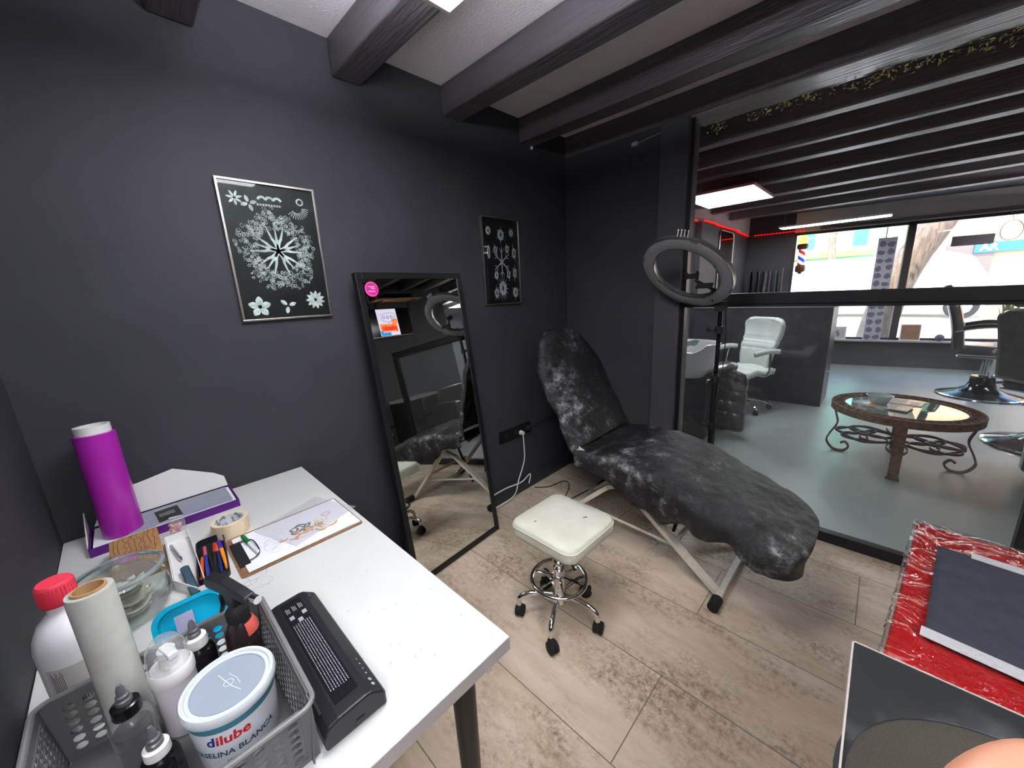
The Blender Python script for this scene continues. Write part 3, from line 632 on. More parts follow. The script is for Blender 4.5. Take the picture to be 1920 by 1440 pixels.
MB().at(rz=.35).tube(smooth_path([(-.030, 0, .184), (-.040, 0, .165), (-.044, 0, .145), (-.060, 0, .118)]), [.008-.0002*i for i in range(19)], 8, flat=.6).build('trigger', M['blackplastic'], sp, smooth=1)
MB().at(.066, .026, .193, rz=.35, ry=pi/2).cyl(.008, -.01, .008, 12).build('nozzle_tip', M['chrome'], sp, smooth=1)
# the tub of petroleum jelly
tb = thing('jelly_tub', 'round white tub with translucent lid reading dilube vaselina blanca in the grey basket', 'tub', (-.728, .012, ZI), 0)
R0 = .064
MB().lathe([(0, 0), (.056, 0), (.0575, .003), (R0, .112), (.0, .112)], 48).build('body', mat('white tub', (224, 226, 230), .35), tb, smooth=1)
def rad(y): return .0575+(R0-.0575)*y/.112
def wrap_tub(mb, th0): mb.v = [((rad(y)+z)*cos(th0+x/R0), (rad(y)+z)*sin(th0+x/R0), y) for x, y, z in mb.v]; return mb
TH = -.27
wrap_tub(MB().grid(lambda u, v: (2*pi*R0*u, .088+.012*v, .0004), 48, 1), 0).build('teal_band', mat('teal band', (64, 120, 138), .4), tb, smooth=1)
for s, nm, c, x0, y0, sz, bo in (('d', 'logo_initial', (20, 44, 120), -.0275, .071, .026, .0007), ('ilube', 'logo_text', (196, 26, 38), .0045, .071, .026, .0007), ('VASELINA BLANCA', 'product_text', (40, 74, 92), .0, .042, .0155, .0003), ('1000 ml', 'volume_text', (40, 74, 92), .002, .024, .010, .0001)):
    me = text_mesh(s, sz, bo); mb = MB().mesh(me, lambda c_: (c_.x+x0+.12*(c_.y)+.0, c_.y+y0+.06*c_.x*0, .0006)); wrap_tub(mb, TH).build(nm, mat(nm, c, .5), tb)
ldm = mat('milky lid', (206, 212, 216), .3, subs=.2, coat=.3)
ld = MB().lathe([(.0645, .104), (.0675, .104), (.0685, .108), (.0685, .116), (.066, .1205), (.061, .1205), (.059, .116), (.0, .1155)], 56).build('lid', ldm, tb, smooth=1)
MB().lathe([(0, .1162), (.052, .1162), (.0525, .1175), (.054, .1175), (.054, .1160)], 48).build('lid_panel', mat('blue grey lid centre', (148, 158, 168), .3, coat=.3), ld, smooth=1)
mb = MB(); rnd = random.Random(8)
mb.ribbon(arc(0, 0, .007, 0, 2*pi, 16), .001, .1163, .0003); mb.ribbon([(-.03, -.01), (-.01, -.004), (.012, .003), (.03, .012)], .0012, .1163, .0003); mb.ribbon([(-.02, .004), (0, .012), (.016, .014)], .0008, .1163, .0003)
mb.build('moulded_mark', M['white'], ld)
# ---- thermal stencil printer
pr = thing('stencil_printer', 'long black thermal stencil printer lying on the white desk', 'printer', (-.765, .160, ZT), .0)
prof = [(-.056, .003), (-.056, .030), (-.048, .047), (-.030, .052), (.020, .055), (.030, .053), (.052, .036), (.055, .030), (.055, .003)]
sh = MB(); n = len(prof)
vs = [(x, y, z) for x in (-.185, .182) for y, z in prof]
sh.add(vs, [tuple(range(n)), tuple(range(2*n-1, n-1, -1))]+[(i, n+i, n+(i+1) % n, (i+1) % n) for i in range(n)])
sh.build('housing', mat('black printer shell', (34, 34, 38), .34, bump=.06, bscale=400), pr, bevel=.004)
MB().box(-.165, .150, -.0505, -.046, .045, .0505).build('paper_slot', M['ink'], pr)
def topz(y): return .052+(y+.03)*.003/.05
mb = MB().add([(-.17, -.026, topz(-.026)+.0005), (.155, -.026, topz(-.026)+.0005), (.155, .017, topz(.017)+.0005), (-.17, .017, topz(.017)+.0005)], [(0, 1, 2, 3)]); mb.build('label_plate', mat('dark glossy plate', (26, 26, 30), .18), pr)
def pquad(mb, x0, x1, y0, y1): mb.add([(x0, y0, topz(y0)+.0008), (x1, y0, topz(y0)+.0008), (x1, y1, topz(y1)+.0008), (x0, y1, topz(y1)+.0008)], [(0, 1, 2, 3)])
mb = MB(); rnd = random.Random(21)
for k in range(8):
    x = -.085
    while x < .125:
        w = rnd.uniform(.002, .006); pquad(mb, x, min(x+w, .128), -.021+.0046*k, -.021+.0046*k+.0013); x += w+.0016
for k in range(3):
    for q in range(3): pquad(mb, -.150+.002*q+.0*k, -.13, -.020+.013*k+.003*q, -.0188+.013*k+.003*q)
    pquad(mb, -.118+.018*(k == 1), -.105+.018*(k == 1), -.020+.013*k, -.011+.013*k)
mb.build('instruction_print', mat('white print', (160, 160, 165), .6), pr)
mb = MB()
for x, y in ((.090, .0405), (.104, .0405), (.118, .0405), (.132, .0405)): mb.at(x, y+.001, .0455, rx=-.68).cyl(.0018, 0, .0006, 10)
for x in (.150, .163): mb.at(x, .0405, .046, rx=-.68).cyl(.0035, 0, .0009, 14)
mb.build('button', mat('grey button', (170, 170, 172), .4), pr, smooth=1)
MB().box(.1822, .1835, -.004, .012, .014, .021).box(-.17, -.15, .034, .038, .0505, .052).build('power_switch', M['blackgloss'], pr)

# ---- stool
st = thing('rolling_stool', 'cream square-seated stool on chrome five-star base with black casters', 'stool', (-.925, 1.185, 0), .0)
def cushion(mb, hx, hy, z0, z1, r=.05, puff=.012):
    P = rrect(-hx, hx, -hy, hy, r, 7); n = len(P); rings = []
    for f, z in ((.93, z0), (.985, z0+.006), (1.0, z0+.02), (1.0, z1-.022), (.985, z1-.008), (.94, z1), (.7, z1+puff*.5), (.35, z1+puff*.9)):
        rings.append([(x*f, y*f, z) for x, y in P])
    vs = [v for q in rings for v in q]+[(0, 0, z1+puff)]
    fs = [tuple(range(n-1, -1, -1))]
    for k in range(len(rings)-1): fs += [(k*n+i, k*n+(i+1) % n, (k+1)*n+(i+1) % n, (k+1)*n+i) for i in range(n)]
    k = len(rings)-1; fs += [(k*n+i, k*n+(i+1) % n, len(vs)-1) for i in range(n)]
    return mb.add(vs, fs)
SZ = .50
cushion(MB().at(0, .035, SZ-.075, rz=-.02), .176, .172, 0, .07).build('seat', M['offwhite'], st, smooth=60)
P = rrect(-.1765, .1765, -.1725, .1725, .05, 7)
MB().at(0, .035, SZ-.024, rz=-.02).tube([(x, y, 0) for x, y in P], .0022, 6, closed=True).build('piping', M['offwhite'], st, smooth=1)
MB().at(.02, .02, SZ+.0075).ribbon([(-.09, -.10), (-.088, -.088)], .004, 0, .001).at(.075, .085, SZ+.007).ribbon([(-.0, -.0), (.012, .016)], .005, 0, .001).build('seat_mark', M['ink'], st)
MB().at(0, .035).box(-.08, .08, -.06, .06, SZ-.088, SZ-.075).build('mount_plate', M['black'], st)
MB().at(0, .035).tube([(0, -.02, SZ-.092), (.10, -.10, SZ-.10), (.15, -.12, SZ-.12)], .005, 8).build('height_lever', M['black'], st, smooth=1)
MB().lathe([(0, .09), (.026, .09), (.026, .26), (.022, .265), (.016, .27), (.016, SZ-.085), (0, SZ-.085)], 28).at(0, .018, 0).cyl(.013, .3, SZ-.08, 20).build('gas_column', M['chrome'], st, smooth=1)
MB().cyl(.034, .085, .13, 28, .029).cyl(.029, .235, .262, 28).build('hub', M['chrome'], st, smooth=1)
MB().tube([(.125*cos(a), .125*sin(a), .205) for a in [2*pi*i/48 for i in range(48)]], .009, 12, closed=True).build('foot_ring', M['chrome'], st, smooth=1)
sp_ = MB()
for i in range(6): a = 2*pi*i/6+.3; sp_.tube([(.026*cos(a), .026*sin(a), .215), (.120*cos(a), .120*sin(a), .205)], .006, 8)
sp_.build('ring_spokes', M['chrome'], st, smooth=1)
for i in range(5):
    a = 2*pi*i/5-1.12
    leg = MB().at(rz=a).tube(smooth_path([(.02, 0, .12), (.09, 0, .13), (.15, 0, .125), (.185, 0, .105), (.19, 0, .07)]), .0115, 10).build('leg', M['chrome'], st, smooth=1)
    w = MB().at(.19*cos(a), .19*sin(a), 0, rz=a+.8+i*.9)
    w.v = []; q = w.m
    w.m = q @ Matrix.Translation((.012, 0, .027)) @ Matrix.Rotation(pi/2, 4, 'X'); w.lathe([(0, -.022), (.02, -.022), (.027, -.018), (.027, -.005), (.022, -.003), (.022, .003), (.027, .005), (.027, .018), (.02, .022), (0, .022)], 20)
    w.m = q @ Matrix.Translation((.006, 0, .045)); w.ball(.024, .017, .022)
    w.m = q; w.cyl(.008, .05, .075, 10)
    w.build('caster', M['rubber'], leg, smooth=1)

# ---- treatment bed
bd = thing('treatment_bed', 'reclined treatment bed under a crinkled black cover with cream folding frame', 'treatment bed', (-.70, 2.0, 0))
OX, OY = .70, -2.0
def W2L(mb): mb.v = [(x+OX, y+OY, z) for x, y, z in mb.v]; return mb
hx = -1.175
def covered(seed, path, wfn, drop, nu=70, nv=56):
    # path: list of (x,z,yc) ; drape over a pad with cross drop on both sides
    P = smooth_path([(x, yc, z) for x, z, yc in path], 10); n = len(P); t0 = P[1]-P[0]; flip = -1 if t0.x < 0 else 1
    def fn(u, v):
        f = u*(n-1); i = min(int(f), n-2); p = P[i].lerp(P[i+1], f-i); t = (P[min(i+1, n-1)]-P[max(i-1, 0)]); t.y = 0; t.normalize()
        nrm = Vector((-t.z, 0, t.x))*flip
        w, dr = wfn(u), drop(u)
        s = (v-.5)*2*(1+dr/w)     # arclength / half width
        a = abs(s); sg = 1 if s > 0 else -1
        if a < .93: yy = s*w; dn = .02*a**6
        elif a < 1.07: k = (a-.93)/.14; yy = sg*w*(.93+.07*sin(k*pi/2)); dn = .02*.64+.045*(1-cos(k*pi/2))
        else: dd = (a-1.07)*w; yy = sg*(w-.10*dd); dn = .058+dd
        q = Vector((p.x, p.y+yy, p.z)) - (nrm*min(dn, .05)) - Vector((0, 0, max(0, dn-.05)))
        nz = noise.noise(Vector((p.x*9+seed, p.y+yy*6, p.z*9)))*.010+noise.noise(Vector((p.x*26, yy*22, p.z*26+seed)))*.0045
        if a > 1.0: nz *= 2.2; q.y += sg*.018*sin(u*38+seed)*min(1, (a-1)*2)
        return tuple(q+nrm*nz)
    return MB().grid(fn, nu, nv)
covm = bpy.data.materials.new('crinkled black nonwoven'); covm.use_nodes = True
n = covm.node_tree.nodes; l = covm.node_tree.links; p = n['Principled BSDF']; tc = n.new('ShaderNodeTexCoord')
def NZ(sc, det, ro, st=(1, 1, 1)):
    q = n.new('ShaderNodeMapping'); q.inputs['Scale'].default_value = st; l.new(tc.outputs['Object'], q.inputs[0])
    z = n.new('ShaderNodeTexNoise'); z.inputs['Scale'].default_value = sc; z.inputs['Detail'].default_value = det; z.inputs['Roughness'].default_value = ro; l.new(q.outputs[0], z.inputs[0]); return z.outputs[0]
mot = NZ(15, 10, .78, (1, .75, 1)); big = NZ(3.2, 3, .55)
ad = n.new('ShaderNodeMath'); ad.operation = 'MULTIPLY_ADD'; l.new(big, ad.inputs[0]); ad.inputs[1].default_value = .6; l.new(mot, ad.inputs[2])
l.new(ramp(n, l, ad.outputs[0], [(.76, (25, 25, 26)), (.86, (44, 43, 44)), (.96, (112, 111, 112)), (1.06, (160, 160, 160))]), p.inputs['Base Color'])  # pale mottling paints the crinkles' glints into the base colour
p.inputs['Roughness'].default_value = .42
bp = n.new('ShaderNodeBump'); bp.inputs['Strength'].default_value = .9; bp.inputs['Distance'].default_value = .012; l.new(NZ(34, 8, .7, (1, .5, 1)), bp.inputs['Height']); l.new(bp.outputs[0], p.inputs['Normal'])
# back rest : tapering to a clipped head end
def wb(u): return .318-.02*u if u < .42 else .308-.15*min(1, (u-.42)/.22)
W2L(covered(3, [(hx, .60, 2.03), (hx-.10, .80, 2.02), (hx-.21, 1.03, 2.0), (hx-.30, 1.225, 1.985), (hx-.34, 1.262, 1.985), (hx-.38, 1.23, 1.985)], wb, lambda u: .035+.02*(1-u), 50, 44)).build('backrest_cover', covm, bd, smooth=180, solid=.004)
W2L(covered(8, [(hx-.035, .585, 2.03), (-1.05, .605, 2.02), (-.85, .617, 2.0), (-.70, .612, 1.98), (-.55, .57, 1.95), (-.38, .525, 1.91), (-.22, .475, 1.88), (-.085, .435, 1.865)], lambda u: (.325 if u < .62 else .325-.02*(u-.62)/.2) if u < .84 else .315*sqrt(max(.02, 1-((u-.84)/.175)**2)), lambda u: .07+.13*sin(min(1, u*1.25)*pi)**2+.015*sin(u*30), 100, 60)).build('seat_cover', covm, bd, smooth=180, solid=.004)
pad = mat('black vinyl pad', (26, 26, 28), .4)
def slab(x0, z0, x1, z1, yc0, yc1, hw0, hw1, th, name):
    a = Vector((x0, 0, z0)); b = Vector((x1, 0, z1)); t = (b-a).normalized(); nr = Vector((-t.z, 0, t.x))
    if nr.z < 0: nr = -nr
    vs = []
    for p_, yc, hw in ((a, yc0, hw0), (b, yc1, hw1)):
        for s_, d_ in ((-1, -th), (1, -th), (1, -.012), (-1, -.012)): q = p_+nr*(d_-.012); vs.append((q.x+OX, yc+s_*hw+OY, q.z))
    return MB().add(vs, [(0, 1, 2, 3), (7, 6, 5, 4), (0, 4, 5, 1), (1, 5, 6, 2), (2, 6, 7, 3), (3, 7, 4, 0)]).build(name, pad, bd, bevel=.01)
slab(hx-.05, .68, hx-.29, 1.16, 2.03, 1.99, .25, .15, .055, 'backrest_pad')
slab(hx+.02, .585, -.72, .598, 2.03, 1.98, .29, .28, .07, 'seat_pad')
slab(-.70, .595, -.22, .43, 1.98, 1.88, .27, .22, .06, 'leg_pad')
# piping seam where backrest meets the seat
def LB(name, a, b, w=.04, h=.025): return W2L(MB().bar(a, b, w, h)).build(name, M['cream'], bd, bevel=.002)
for y in (1.745, 2.30): 
    LB('frame_leg', (-.405, y+.02, .03), (-1.02, y+.02, .52))
for y in (1.79, 2.255):
    LB('frame_leg', (-1.40, y+.0, .03), (-1.02, y, .38)); LB('frame_leg', (-1.02, y, .38), (-.62, y+.0, .545), .035, .025)
LB('foot_bar', (-.40, 1.72, .03), (-.40, 2.33, .03), .03, .03); LB('foot_bar', (-1.40, 1.74, .03), (-1.40, 2.3, .03), .03, .03)
for x in (-.40, -1.40):
    for y0, y1 in ((1.655, 1.725), (2.325, 2.395)): W2L(MB().tube([(x, y0, .03), (x, y1, .03)], .025, 16)).build('rubber_foot', M['rubber'], bd, smooth=1)
LB('side_rail', (-1.19, 1.76, .545), (-.66, 1.76, .545), .03, .04); LB('side_rail', (-1.19, 2.27, .545), (-.66, 2.27, .545), .03, .04)
LB('stretcher', (-1.20, 1.79, .20), (-.57, 1.79, .17), .008, .014)
LB('brace', (-.62, 1.80, .10+.12), (-.62, 2.26, .22), .02, .02)
W2L(MB().tube([(-.77, 2.14, .015), (-.66, 2.12, .5)], .011, 8)).build('prop_leg', M['black'], bd, smooth=1)
LB('corner_bracket', (-1.235, 1.735, .60), (-1.10, 1.735, .552), .006, .035)
# ---- ring light
rl = thing('ring_light', 'large ring light on a slim black stand between bed and glass partition', 'ring light', (-.70, 2.49, 0))
MB().tube([(0, 0, .05), (0, 0, .95)], .0165, 14).build('lower_pole', M['black'], rl, smooth=1)
MB().tube([(0, 0, .85), (-.0, 0, 1.36)], .012, 12).build('upper_pole', M['blackgloss'], rl, smooth=1)
for z in (.62, .92, 1.22):
    k_ = MB().cyl(.0235, z-.02, z+.02, 16); k_.tube([(0, 0, z), (-.05, -.01, z)], .006, 8).at(-.055, -.011, z).ball(.012); k_.build('clamp', M['blackmatte'], rl, smooth=1)
for i in range(3):
    a = 2*pi*i/3+.5; MB().tube([(0, 0, .28), (.05*cos(a), .05*sin(a), .20), (.10*cos(a), .10*sin(a) if sin(a) < .5 else .05, .012)], .008, 8).build('leg', M['black'], rl, smooth=1)
RC = Vector((-.845+.70, 2.30-2.49, 1.548)); nf = Vector(CAMLOC-Vector((-.845, 2.30, 1.558))).normalized()
dn = (_d2*.84-_r2*.54).normalized(); nn = (nf*.25+dn*.97).normalized()
qr = nn.to_track_quat('Z', 'Y').to_matrix().to_4x4()
Ro, Ri, T_ = .258, .188, .028; PIN = -.42; ringtab = mat('ring tab', (96, 97, 100), .4)
def ringm(pr, name, m_, par=rl): 
    mb = MB(); mb.m = Matrix.Translation(RC) @ qr; mb.lathe(pr, 72); return mb.build(name, m_, par, smooth=1)
hs = ringm([(Ri, 0), (Ri, -T_), (Ro, -T_), (Ro, 0)], 'housing', mat('ring housing', (78, 78, 80), .35))
ringm([(Ri, .0005), (Ri+.004, .003), (Ro-.004, .003), (Ro, .0005), (Ro, -.002), (Ri, -.002), (Ri, .0005)], 'diffuser', mat('unlit diffuser', (132, 133, 136), .45))
ringm([(Ri-.001, .004), (Ri+.003, .004), (Ri+.003, .002), (Ri-.001, -.012), (Ri-.001, .004)], 'inner_rim', M['alu'])
ringm([(Ro-.002, .004), (Ro+.001, .002), (Ro+.001, -.006)], 'outer_rim', M['alu'])
for i in range(8):
    mb = MB(); mb.m = Matrix.Translation(RC) @ qr
    a = 2*pi*i/8+.2
    q = mb.m; mb.m = q @ Matrix.Rotation(a, 4, 'Z'); mb.box(Ro-.010, Ro+.002, -.018, .018, .002, .005) if i % 2 else mb.box(Ri-.002, Ri+.008, -.013, .013, .002, .005); 
    mb.build('clip_tab', ringtab, rl)
PA = Matrix.Translation(RC) @ qr
best = max(((PA @ Vector((Ro*cos(a), Ro*sin(a), 0))).z, a) for a in [2*pi*i/180 for i in range(180)])[1]
for i in range(4):
    q = PA @ Vector((Ro*cos(best+PIN+.07*i), Ro*sin(best+PIN+.07*i), -T_*.5))
    MB().tube([tuple(q), (q.x+.004, q.y, q.z+.03)], .0022, 6).at(q.x+.004, q.y, q.z+.032).ball(.004).build('holder_pin', M['white'], rl, smooth=1)
# bracket and phone mount
lowpt = RC+(qr @ Vector((0, 0, 0)))*0
mb = MB().box(-.03, .03, -.022, .022, 1.33, 1.385); mb.tube([(0, 0, 1.36), (-.03, -.06, 1.40), tuple(RC+(Vector((0, 0, 1.42))-RC)*.75)], .012, 8).build('tilt_bracket', M['blackmatte'], rl, smooth=1)
pc = RC+Vector((.055, .0, -.035))
mb = MB().tube([(0, -.03, 1.39), (.0+.01, -.10, 1.44), tuple(pc)], .009, 8); mb.at(pc.x-.02, pc.y, pc.z+.02, rz=.5, rx=.4).box(-.03, .03, -.010, .010, -.010, .014).box(-.036, -.022, -.014, .02, -.014, .026).box(.022, .036, -.014, .02, -.014, .026)
mb.at(pc.x+.05, pc.y+.0, pc.z-.03, rx=.5).box(-.04, .045, -.025, .015, -.007, .007).build('phone_holder', M['blackmatte'], rl, bevel=.004)
MB().tube(smooth_path([(.02, 0, 1.38), (.035, .01, 1.2), (.03, .015, .9), (.012, .02, .65), (.02, .02, .3), (.03, .02, .05)]), .003, 6).build('power_cord', M['rubber'], rl, smooth=1)
# ---- leaning mirror
th, ph = radians(6.75), radians(3.9)
ux, uz = -sin(th), cos(th)
mr = bpy.data.objects.new('standing_mirror', None); COL.objects.link(mr)
yaw = ph
# local frame: X = outward normal, Y = along width, Z = up the mirror
n_ = Vector((cos(th)*cos(ph), cos(th)*sin(ph), sin(th))); w_ = Vector((-sin(ph), cos(ph), 0)); u_ = n_.cross(w_)
mr.matrix_world = Matrix(((n_.x, w_.x, u_.x, -1.612), (n_.y, w_.y, u_.y, 1.145), (n_.z, w_.z, u_.z, 0.004), (0, 0, 0, 1)))
tag(mr, 'tall black framed mirror leaning on the dark wall beside the desk', 'mirror')
WM, HM = .325, 1.625
fm = MB().box(-.03, .006, -WM, -WM+.03, 0, HM).box(-.03, .006, WM-.03, WM, 0, HM).box(-.03, .006, -WM+.03, WM-.03, 0, .03).box(-.03, .006, -WM+.03, WM-.03, HM-.03, HM)
fm.build('frame', M['black'], mr, bevel=.002)
MB().box(-.006, 0, -WM+.03, WM-.03, .03, HM-.03).build('glass', M['mirror'], mr)
MB().box(-.028, -.007, -WM+.03, WM-.03, .03, HM-.03).build('backing', M['blackmatte'], mr)
stc = MB(); stc.v = []; stc.lathe([(0, 0), (.036, 0)], 32); stc.v = [(.0005+z, x-.283+.03, y+HM-.078) for x, y, z in stc.v]
s_ = stc.build('round_sticker', mat('magenta sticker', (206, 30, 140), .5), mr)
mb = MB()
for s in ((-.012, .010, .02, .0), (-.0, .0, .0, 0)): pass
mb.ribbon(arc(0, 0, .031, .3, 5.6, 30), .0012); mb.ribbon([(-.018, .012), (-.006, .014), (-.002, .004)], .0022); mb.ribbon(rrect(.0, .018, .002, .013, .002), .0018); mb.ribbon([(.006, .002), (.006, .013)], .0015); mb.ribbon([(.012, .002), (.012, .013)], .0015)
mb.ribbon([(-.02+.002*i, -.010+.004*sin(i*1.3)) for i in range(20)], .0018)
mb.v = [(.0012+z, x-.253, y+HM-.078) for x, y, z in mb.v]; mb.build('sticker_print', M['paper'], s_)
# ---- framed prints with generic botanical/coral line art
def curl(mb, x, y, r, a, turns=1.3, w=.0016, n=14):
    P = []; s = 1 if random.random() < .5 else -1
    for i in range(n+1):
        t = i/n; rr = r*(1-.72*t); P.append((x+rr*cos(a+s*t*turns*2*pi), y+rr*sin(a+s*t*turns*2*pi)))
    mb.ribbon(P, w)
def print_frame(label, yc, zc, w, h, big, glassm):
    t = thing('framed_print', label, 'picture', (XW+.002, yc, zc))
    def tr(mb): mb.v = [(z, x, y) for x, y, z in mb.v]; return mb
    f = .008
    tr(MB().box(-w/2, w/2, -h/2, -h/2+f, 0, .016).box(-w/2, w/2, h/2-f, h/2, 0, .016).box(-w/2, -w/2+f, -h/2+f, h/2-f, 0, .016).box(w/2-f, w/2, -h/2+f, h/2-f, 0, .016)).build('frame', M['alu'], t, bevel=.001)
    pp = tr(MB().box(-w/2+f, w/2-f, -h/2+f, h/2-f, 0, .006)).build('print_paper', mat('black print paper', (10, 10, 11), .5), t)
    mb = MB(); random.seed(11 if big else 12)
    lw = w/.35
    if big:
        cx_, cy_ = .0, .01
        for k in range(5):
            a = pi/2+2*pi*k/5
            for br in range(3):
                a2 = a+(br-1)*.33; L = .085*lw if br == 1 else .10*lw
                P = [(cx_+cos(a+(a2-a)*min(1, i/5))*L*i/10, cy_+sin(a+(a2-a)*min(1, i/5))*L*i/10) for i in range(11)]
                mb.ribbon(P, [.014*lw*(1-i/11)+.002 for i in range(11)])
        for i in range(520):
            a = random.uniform(0, 2*pi); lob = .5+.5*abs(cos(2.5*(a-pi/2)))
            rr = random.uniform(.075, .095+.055*lob)*lw
            curl(mb, cx_+rr*cos(a), cy_+rr*sin(a)*1.12, random.uniform(.004, .010)*lw, random.uniform(0, 6), random.uniform(.8, 1.5), random.uniform(.0009, .0018))
        def flower(x, y, r, n, wd):
            for i in range(n):
                a = 2*pi*i/n+.3; mb.ribbon([(x+cos(a)*r*t_/6, y+sin(a)*r*t_/6) for t_ in range(1, 7)], [wd*s__ for s__ in (.3, .8, 1, 1, .7, .2)])
        flower(-.105*lw, -.215, .042, 5, .026); flower(.115*lw, -.195, .040, 11, .014); mb.ribbon(arc(.115*lw, -.195, .017, 0, 2*pi, 20), .003)
        flower(-.0, -.215, .034, 3, .016); flower(-.12*lw, .205, .028, 7, .009); flower(-.075*lw, .19, .03, 4, .014)
        for i in range(3): mb.ribbon(arc(-.028+.028*i, .205, .014, .2, pi-.2, 10), .009)
        for i in range(9): mb.ribbon([(-.045+.01*i, .185), (-.045+.01*i, .193)], .007)
        for i in range(12): a = -.9+.22*i-pi/2; mb.ribbon([(.10+.02*cos(a), .19+.02*sin(a)), (.10+.046*cos(a), .19+.046*sin(a))], .0025)
        mb.ribbon(arc(.115, .215, .012, 0, 2*pi, 14), .006)
        c = (228, 236, 230)
    else:
        for k in range(6):
            a = 2*pi*k/6+pi/2
            mb.ribbon([(cos(a)*.075*t_/5*lw, sin(a)*.095*t_/5) for t_ in range(6)], [.012, .010, .008, .007, .006, .004])
            for s__ in (-1, 1):
                b0 = (cos(a)*.045*lw, sin(a)*.06); mb.ribbon([b0, (b0[0]+cos(a+s__*.8)*.03, b0[1]+sin(a+s__*.8)*.035)], [.006, .003])
        for (x, y, rx, ry, sp_n) in ((-.11, .19, .022, .03, 0), (0, .17, .03, .04, 6), (.1, .19, .018, .022, 12), (-.115, .06, .014, .06, 0), (.12, .06, .02, .045, 4), (.12, -.07, .018, .04, 6), (.0, -.17, .035, .055, 14), (.12, -.2, .026, .04, 3), (-.055, .075, .018, .03, 4), (.055, .085, .018, .03, 4), (-.055, -.085, .018, .03, 4), (.06, -.08, .016, .034, 4), (-.06, -.2, .02, .04, 5)):
            P = [(x+rx*cos(2*pi*i/18)*.6, y+ry*sin(2*pi*i/18)*.6) for i in range(19)]
            mb.ribbon(P, min(rx, ry)*.75)
            for i in range(sp_n): a = 2*pi*i/sp_n+.4; mb.ribbon([(x+rx*cos(a)*.8, y+ry*sin(a)*.8), (x+rx*cos(a)*1.55, y+ry*sin(a)*1.45)], [.005, .0012])
        c = (176, 182, 186)
    mb.v = [(.0062+z, x, y) for x, y, z in mb.v]
    mb.build('pale_drawing', mat('pale engraving ink', c, .6, c2=tuple(int(v*.8) for v in c), scale=50), pp)
    tr(MB().box(-w/2+f, w/2-f, -h/2+f, h/2-f, .008, .010)).build('glazing', glassm, t)
    return t
print_frame('larger black and white framed print with round coral design, left of the mirror', .540, 1.699, .355, .545, True, M['glass'])
print_frame('narrower looking framed print with star shape on the wall right of the mirror', 1.868, 1.695, .345, .550, False, clear_mat('picture glass', (252, 253, 253), 1.3, .0, 1.45))
# ---- wall socket strip, plug and cables
so = thing('socket_strip', 'black painted wall socket strip low on the dark wall', 'socket', (XW+.001, 1.92, .475))
MB().box(0, .012, -.165, .165, -.045, .045).build('plate', M['black'], so, bevel=.002)
for y in (-.10, .0, .10): MB().at(.012, y, 0, ry=pi/2).lathe([(.0, 0), (.02, 0), (.022, .004), (.0, .004)], 20).build('socket', M['blackmatte'], so, smooth=1)
MB().at(.012, .13, -.0, ry=pi/2).cyl(.022, 0, .035, 16).build('adapter', M['blackmatte'], so, smooth=1)
pg = thing('white_plug', 'white round plug with white cable hanging down to the skirting', 'plug', (XW+.018, 1.965, .462))
MB().at(ry=pi/2).cyl(.018, 0, .03, 18, .014).build('plug_body', M['white'], pg, smooth=1)
MB().tube(smooth_path([(.025, 0, -.01), (.03, .0, -.10), (.03, -.005, -.22), (.035, -.08, -.35), (.07, -.18, -.43), (.07, -.42, -.435), (.06, -.52, -.40), (.05, -.42, -.36), (.055, -.25, -.345), (.06, -.08, -.36), (.062, .02, -.33), (.066, .0, -.40)]), .0045, 8).build('cable', M['white'], pg, smooth=1)
fc = MB().tube(smooth_path([(-1.80, 2.02, .006), (-1.72, 2.10, .006), (-1.68, 2.25, .006), (-1.60, 2.2, .006), (-1.52, 2.02, .006), (-1.5, 1.9, .006), (-1.44, 2.3, .006), (-1.3, 2.5, .006)], 8), .004, 6).build('floor_cable', M['rubber'], smooth=1)
tag(fc, 'thin black cable lying on the floor tiles behind the bed', 'cable')
ft = MB().tube([(XW+.028, 2.11, .47), (XW+.014, 2.35, .485), (XW+.014, 2.6, .49)], .004, 6).build('wall_cable', M['black'], smooth=1); tag(ft, 'black cable running along the dark wall from the socket strip toward the corner', 'cable')
# ---- top corner gadgets
ir = thing('led_controller', 'small grey box with red indicator and wire on the header over the pilaster', 'controller', (-1.32, YP-.012, 2.40))
MB().box(-.02, .02, -.012, .012, -.012, .012).build('box', mat('grey box', (150, 150, 160), .5), ir, bevel=.002)
MB().tube([(.02, 0, 0), (.10, 0, .012), (.17, 0, .018)], .003, 6).build('wire', mat('grey box wire', (150, 150, 160), .5), ir)
MB().at(.19, -.002, .02).ball(.009).build('indicator', M['redled'], ir, smooth=1)
tt = MB().box(-.02, .0, -.002, .0, -.012, .02).build('paper_tag', M['paper'], loc=(XW+.02, 2.21, 2.45)); tag(tt, 'tiny pale paper scrap at the wall end of a ceiling beam', 'scrap')
